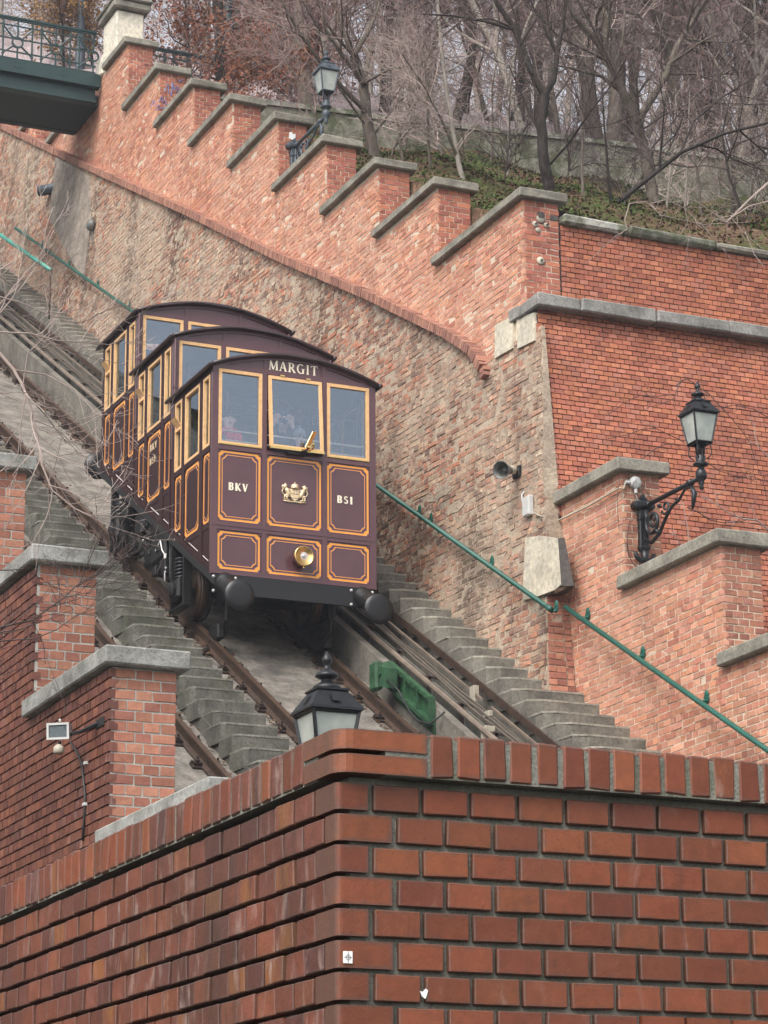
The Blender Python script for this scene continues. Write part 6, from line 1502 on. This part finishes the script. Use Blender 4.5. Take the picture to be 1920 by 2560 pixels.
# trees with withered leaves at the top left
S4 = dict(SPEC); S4['n'] = (1, 12, 8, 5); S4['leaves'] = 11; S4['len'] = (7, 3.0, 1.5, .7)
S4b = dict(S4); S4b['n'] = (1, 16, 9, 5); S4b['len'] = (3.4, 1.5, .75, .4); S4b['r'] = (.05, .018, .008, .004); S4b['seg'] = (.4, .25, .15, .1); S4b['from'] = (.05, .1, .1, .1); S4b['leaves'] = 6
for i, (X, Y, dz, H, lm, lab, nm) in enumerate((
    (14.9, 49.9, 0, 3.6, m_leaf_ochre, 'yellow brown leafed bush behind the bridge railing left of the pole', 'leafy_bush'), (15.9, 50.8, 0, 3.4, m_leaf_ochre, 'yellow brown leafed bush between the pole and the cream pedestal', 'leafy_bush'),
    (16.9, 48.0, 0, 3.2, m_leaf_rust, 'rusty leafed bush above the top merlon right of the pedestal', 'leafy_bush'), (18.0, 48.4, 0, 3.6, m_leaf_rust, 'rusty leafed bush behind the green post', 'leafy_bush'), (19.4, 48.2, 0, 3.4, m_leaf_rust, 'rusty leafed bush left of the high lantern', 'leafy_bush'), (16.4, 44.0, -.6, 2.2, m_leaf_rust, 'low rusty leafed bush just behind the fourth merlon from the top', 'leafy_bush'),
    (20.8, 49.5, 0, 5.5, m_leaf_rust, 'taller withered rusty tree behind the high lantern', 'withered_tree'), (13.2, 56, 1.5, 3.6, m_leaf_ochre, 'hazy yellowish bush at the far upper left corner', 'leafy_bush'))):
    build_tree(nm, lab, (X, Y, bank(max(X, 15), Y)-.2+dz), 300+i, S4b, (m_bark_dark, m_twig), H, .045, (0.05, -.05, 1), None, lm)
# far wood: reads as one mass of twigs
mb = MB(); rr = random.Random(31); V_, F_ = [], []
for k in range(26000):
    Y = rr.uniform(58, 100); X = rr.uniform(.22*Y, .80*Y+6); z0 = bank(X, Y); h = rr.uniform(0, 1)**1.2*12
    p = np.array((X, Y, z0+h)); d = unit(np.array((rr.gauss(0, 1), rr.gauss(0, .5), rr.gauss(.5, .8)))); L = rr.uniform(.4, 2.2); r_ = rr.uniform(.006, .022)
    a = unit(np.cross(d, VIEW)); b = np.cross(d, a); m_ = p+d*L*.5+a*rr.uniform(-.15, .15); e = p+d*L
    n0 = len(V_)
    for c_, q in ((p, r_), (m_, r_*.7), (e, r_*.3)):
        V_ += [c_+a*q, c_-a*q*.5+b*q*.87, c_-a*q*.5-b*q*.87]
    for s_ in range(2):
        for j in range(3): F_.append((n0+s_*3+j, n0+s_*3+(j+1) % 3, n0+s_*3+3+(j+1) % 3, n0+s_*3+3+j))
mb.add(V_, F_); o = mb.build('far_wood', m_twig_pale, None); o['kind'] = 'stuff'; o['label'] = 'hazy mass of bare twigs in the far wood on the hill'  # paler twig colour also paints in some distance haze
mb = MB()
for k in range(60):
    Y = rr.uniform(56, 95); X = rr.uniform(.22*Y, .80*Y+6); z0 = bank(X, Y)-.3; r_ = rr.uniform(.06, .16); lx, ly = rr.gauss(0, .8), rr.gauss(0, .5)
    mb.tube([(X, Y, z0), (X+lx*.4+rr.gauss(0, .2), Y+ly*.4, z0+5), (X+lx+rr.gauss(0, .3), Y+ly, z0+13)], [r_, r_*.8, r_*.35], 6, False)
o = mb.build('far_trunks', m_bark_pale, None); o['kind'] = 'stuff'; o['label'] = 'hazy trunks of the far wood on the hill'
# ground cover on the bank
def cover(name, label, n, box_, mat, a0, a1, clump, hgt, seed):
    rr = random.Random(seed); V_, F_ = [], []
    cl = [(rr.uniform(box_[0], box_[1]), rr.uniform(box_[2], box_[3])) for _ in range(clump)]
    for k in range(n):
        cx_, cy2 = rr.choice(cl); X = cx_+rr.gauss(0, .55); Y = cy2+rr.gauss(0, .6)
        if X < 15.0 or Y > 41.9 or Y < 28.5: continue
        p = np.array((X, Y, bank(X, Y)+rr.uniform(.0, hgt))); a = rr.uniform(a0, a1)
        u = unit(np.array((rr.gauss(0, 1), rr.gauss(0, 1), rr.gauss(0, .6)))); v = unit(np.cross(u, np.array([rr.gauss(0, 1) for _ in range(3)])))
        n0 = len(V_); V_ += [p-u*a, p+v*a*.6, p+u*a, p-v*a*.6]; F_.append((n0, n0+1, n0+2, n0+3))
    m = MB(); m.add(V_, F_); o = m.build(name, mat, None); o['kind'] = 'stuff'; o['label'] = label
cover('green_undergrowth', 'low green ivy and weeds on the bank behind the stepped wall', 26000, (15.3, 30, 28.6, 41.5), m_leaf_green, .015, .038, 110, .10, 1)
cover('leaf_litter', 'brown fallen leaves on the bank', 16000, (15.3, 32, 28.6, 41.5), m_leaf_brown, .02, .05, 300, .06, 2)

# near bare tree whose branches reach in at the left edge
def Cc(*p): return [(a*.5695, 640+b*.5695) for a, b in p]
S5 = dict(SPEC); S5['n'] = (1, 5, 3, 2); S5['per'] = .9; S5['len'] = (2, .75, .34, .13); S5['r'] = (.05, .007, .0042, .003); S5['seg'] = (.3, .07, .05, .04); S5['rmin'] = .0024; S5['wob'] = (.1, .09, .12, .15); S5['ang'] = (.3, .9); S5['up'] = (0, .25, .25, .2)
nb = px_tree('near_bare_tree', 'near bare tree reaching pale budding twigs in from the left edge', [
    ([(-420, 3300), (-400, 2400), (-330, 1600), (-260, 1100), (-180, 700)], .09, .05),
    ([(-260, 1100)]+Cc((-120, 380), (0, 430), (60, 500), (100, 570), (140, 680), (165, 800), (185, 920), (230, 1030), (330, 1110), (400, 1140), (480, 1120)), .016, .003),
    (Cc((60, 500), (200, 520), (330, 590), (420, 690), (450, 700)), .007, .002), (Cc((-150, 360), (0, 335), (130, 340), (250, 370), (380, 380), (480, 390), (545, 360)), .009, .002),
    ([(-180, 700)]+Cc((-60, 300), (0, 250), (100, 130), (150, 60), (200, -10)), .008, .003), (Cc((150, 720), (250, 760), (350, 850), (440, 860)), .005, .0018), (Cc((-150, 150), (0, 180), (80, 200), (200, 250), (330, 300), (370, 310)), .008, .002),
    (Cc((170, 880), (260, 960), (380, 990), (400, 960)), .004, .0018), (Cc((100, 570), (120, 430), (210, 340), (250, 260)), .005, .0018), (Cc((-120, 90), (0, 60), (60, 20), (110, -90)), .007, .002),
    (Cc((-100, 560), (0, 600), (90, 640), (170, 760), (300, 800)), .006, .0018)], 19.2, S5, (m_bark_pale, m_twig_pale), 61, None, None, 1, 'tree', .5)
px_tree('low_bare_branch', 'thin dark bare branch crossing in front of the second brick pier at the left', [
    ([(-500, 3100), (-420, 2400), (-260, 1800), (-60, 1590)]+Cc((0, 1630), (140, 1600), (280, 1500), (330, 1450), (420, 1390), (485, 1335)), .012, .003),
    (Cc((0, 1690), (150, 1680), (250, 1640), (330, 1580), (440, 1540)), .006, .002), (Cc((-20, 1380), (60, 1378), (105, 1372)), .005, .003), (Cc((140, 1600), (190, 1700), (200, 1790)), .004, .002), (Cc((280, 1500), (370, 1480), (450, 1490)), .004, .0018)], 18.9, dict(S5, n=(1, 3, 3, 2)), (m_twig_dark, m_twig_dark), 62, None, None, 1, 'branch', .3)
# creepers on the end wall and over its coping
S6 = dict(SPEC); S6['n'] = (1, 5, 3, 0); S6['per'] = .8; S6['len'] = (2, .22, .09, .05); S6['r'] = (.01, .004, .003, .002); S6['seg'] = (.2, .06, .04, .03); S6['rmin'] = .0015; S6['up'] = (0, 0, 0, 0); S6['ang'] = (.4, 1.2)
def Q(*p): return [(1520+a*.2411, 940+b*.2411) for a, b in p]
px_tree('pale_creeper', 'pale bare creeper stems trailing over the dark red end wall at the right', [
    (Q((1900, 1800), (1659, 1590), (1550, 1500), (1400, 1480), (1250, 1420), (1120, 1330), (960, 1250)), .014, .006), (Q((1550, 1500), (1510, 1420), (1500, 1370)), .008, .004), (Q((1140, 1340), (1125, 1260), (1110, 1200)), .008, .004),
    (Q((1800, 960), (1659, 840), (1560, 730), (1520, 600), (1515, 480)), .011, .005), (Q((835, 1720), (830, 1600), (800, 1450), (780, 1310)), .008, .005), (Q((760, 1760), (700, 1660), (655, 1580)), .010, .006)], 27.0, S6, (m_twig_pale, m_twig_pale), 71, None, None, 1, 'creeper', .05)
px_tree('dark_creeper', 'thin dark creeper tendrils arching across the red end wall around the lantern', [
    (Q((780, 680), (700, 640), (500, 545), (350, 550), (200, 610), (0, 650)), .007, .004), (Q((760, 60), (710, 150), (690, 230), (560, 290), (400, 330)), .006, .003), (Q((690, 190), (500, 210), (330, 200), (180, 270), (0, 400)), .006, .004),
    (Q((700, 110), (760, 50), (820, 30), (900, 80), (1040, 180), (1150, 300), (1280, 440), (1380, 560), (1480, 700), (1530, 900), (1600, 1050), (1640, 1250)), .007, .004), (Q((1000, 880), (1150, 980), (1300, 1030), (1420, 1050), (1540, 1100)), .006, .003),
    (Q((820, 1360), (950, 1420), (1050, 1490), (1180, 1520), (1330, 1520), (1500, 1480)), .009, .004), (Q((330, 880), (480, 760), (580, 710), (690, 710)), .007, .004), (Q((1659, 430), (1500, 340), (1300, 300), (1180, 330)), .007, .004), (Q((1200, 1130), (1350, 1060), (1500, 1040), (1659, 1100)), .006, .003)], 27.1, S6, (m_twig_dark, m_twig_dark), 72, None, None, 1, 'creeper', .05)
def Q3(*p): return [(1380+a*.1808, 1150+b*.1808) for a, b in p]
px_tree('pier_creeper', 'withered creeper clinging to the brick pier beside the lamp bracket', [
    (Q3((1190, 1480), (1120, 1440), (1060, 1300), (1040, 1150), (1045, 1000), (1080, 830), (1180, 720), (1310, 620)), .007, .004), (Q3((1080, 830), (1000, 800)), .004, .002), (Q3((1045, 1000), (1150, 1030), (1230, 960)), .004, .002), (Q3((1000, 1380), (920, 1440), (860, 1500)), .004, .002),
    (Q3((930, 980), (915, 800), (900, 600), (910, 420), (960, 200), (1060, 150), (1130, 200)), .004, .003), (Q3((1200, 600), (1130, 480), (1110, 350), (1180, 250)), .004, .002), (Q3((1380, 560), (1320, 450), (1230, 370)), .005, .003)], 25.60, S6, (m_twig, m_twig_dark), 73, None, None, 1, 'creeper', .0)
def Q2(*p): return [(960+a*.5787, b*.5787) for a, b in p]
px_tree('overhanging_twigs', 'tangle of pale twigs hanging over the mossy coping of the end wall', [
    (Q2((1175, 905), (1150, 880), (1220, 862), (1300, 900), (1400, 1000), (1500, 1120), (1570, 1180)), .011, .003), (Q2((1659, 790), (1560, 880), (1480, 960), (1420, 940)), .016, .006), (Q2((1060, 880), (1040, 950), (1050, 990), (1000, 1020), (870, 1140)), .006, .003), (Q2((1300, 900), (1320, 1000), (1305, 1110)), .005, .002),
    (Q2((1750, 820), (1659, 870), (1580, 890), (1500, 940), (1560, 1010), (1630, 1070), (1700, 1120)), .010, .004), (Q2((1060, 880), (1130, 870), (1200, 930), (1380, 970), (1560, 960)), .007, .003), (Q2((1560, 1000), (1600, 1100), (1640, 1150)), .006, .003), (Q2((1480, 960), (1350, 870), (1230, 840), (1180, 880)), .007, .003)], 27.65, S6, (m_twig_pale, m_twig_pale), 74, None, None, 1, 'branch', .2)
# dry stems with brown seed heads between the merlons
mbl = [(D((610, 235), (600, 200), (590, 130), (570, 70)), .012, .005), (D((543, 232), (535, 180), (520, 110), (480, 40)), .012, .005), (D((640, 232), (655, 170), (670, 120)), .010, .004), (D((535, 245), (520, 215), (510, 190)), .010, .005)]
S7 = dict(S6); S7['leaves'] = 7; S7['leaf_lev'] = 1; S7['n'] = (1, 9, 4, 0); S7['len'] = (2, .5, .2, .1)
px_tree('dry_weed', 'tall dry reddish stems with brown seed clusters above the grafitti merlon', mbl, 40.5, S7, (m_leaf_rust, m_twig), 75, None, m_leaf_rust, 1, 'plant', .2)

# ------------------------------------------------------------------ haze
HZ = 0.0006
me = bpy.data.meshes.new('haze'); m = MB(); m.box(-70, 210, -30, 140, -3.0, 125)
me.from_pydata(m.v, [], m.f)
hm_ = bpy.data.materials.new('haze'); hm_.use_nodes = True; nt = hm_.node_tree; nt.nodes.clear()
ou = nt.nodes.new('ShaderNodeOutputMaterial'); pv = nt.nodes.new('ShaderNodeVolumePrincipled'); pv.inputs['Color'].default_value = (.86, .9, 1.0, 1); pv.inputs['Density'].default_value = HZ; pv.inputs['Anisotropy'].default_value = 0.0
nt.links.new(pv.outputs[0], ou.inputs['Volume']); me.materials.append(hm_)
o = bpy.data.objects.new('haze', me); C.objects.link(o); o['kind'] = 'stuff'
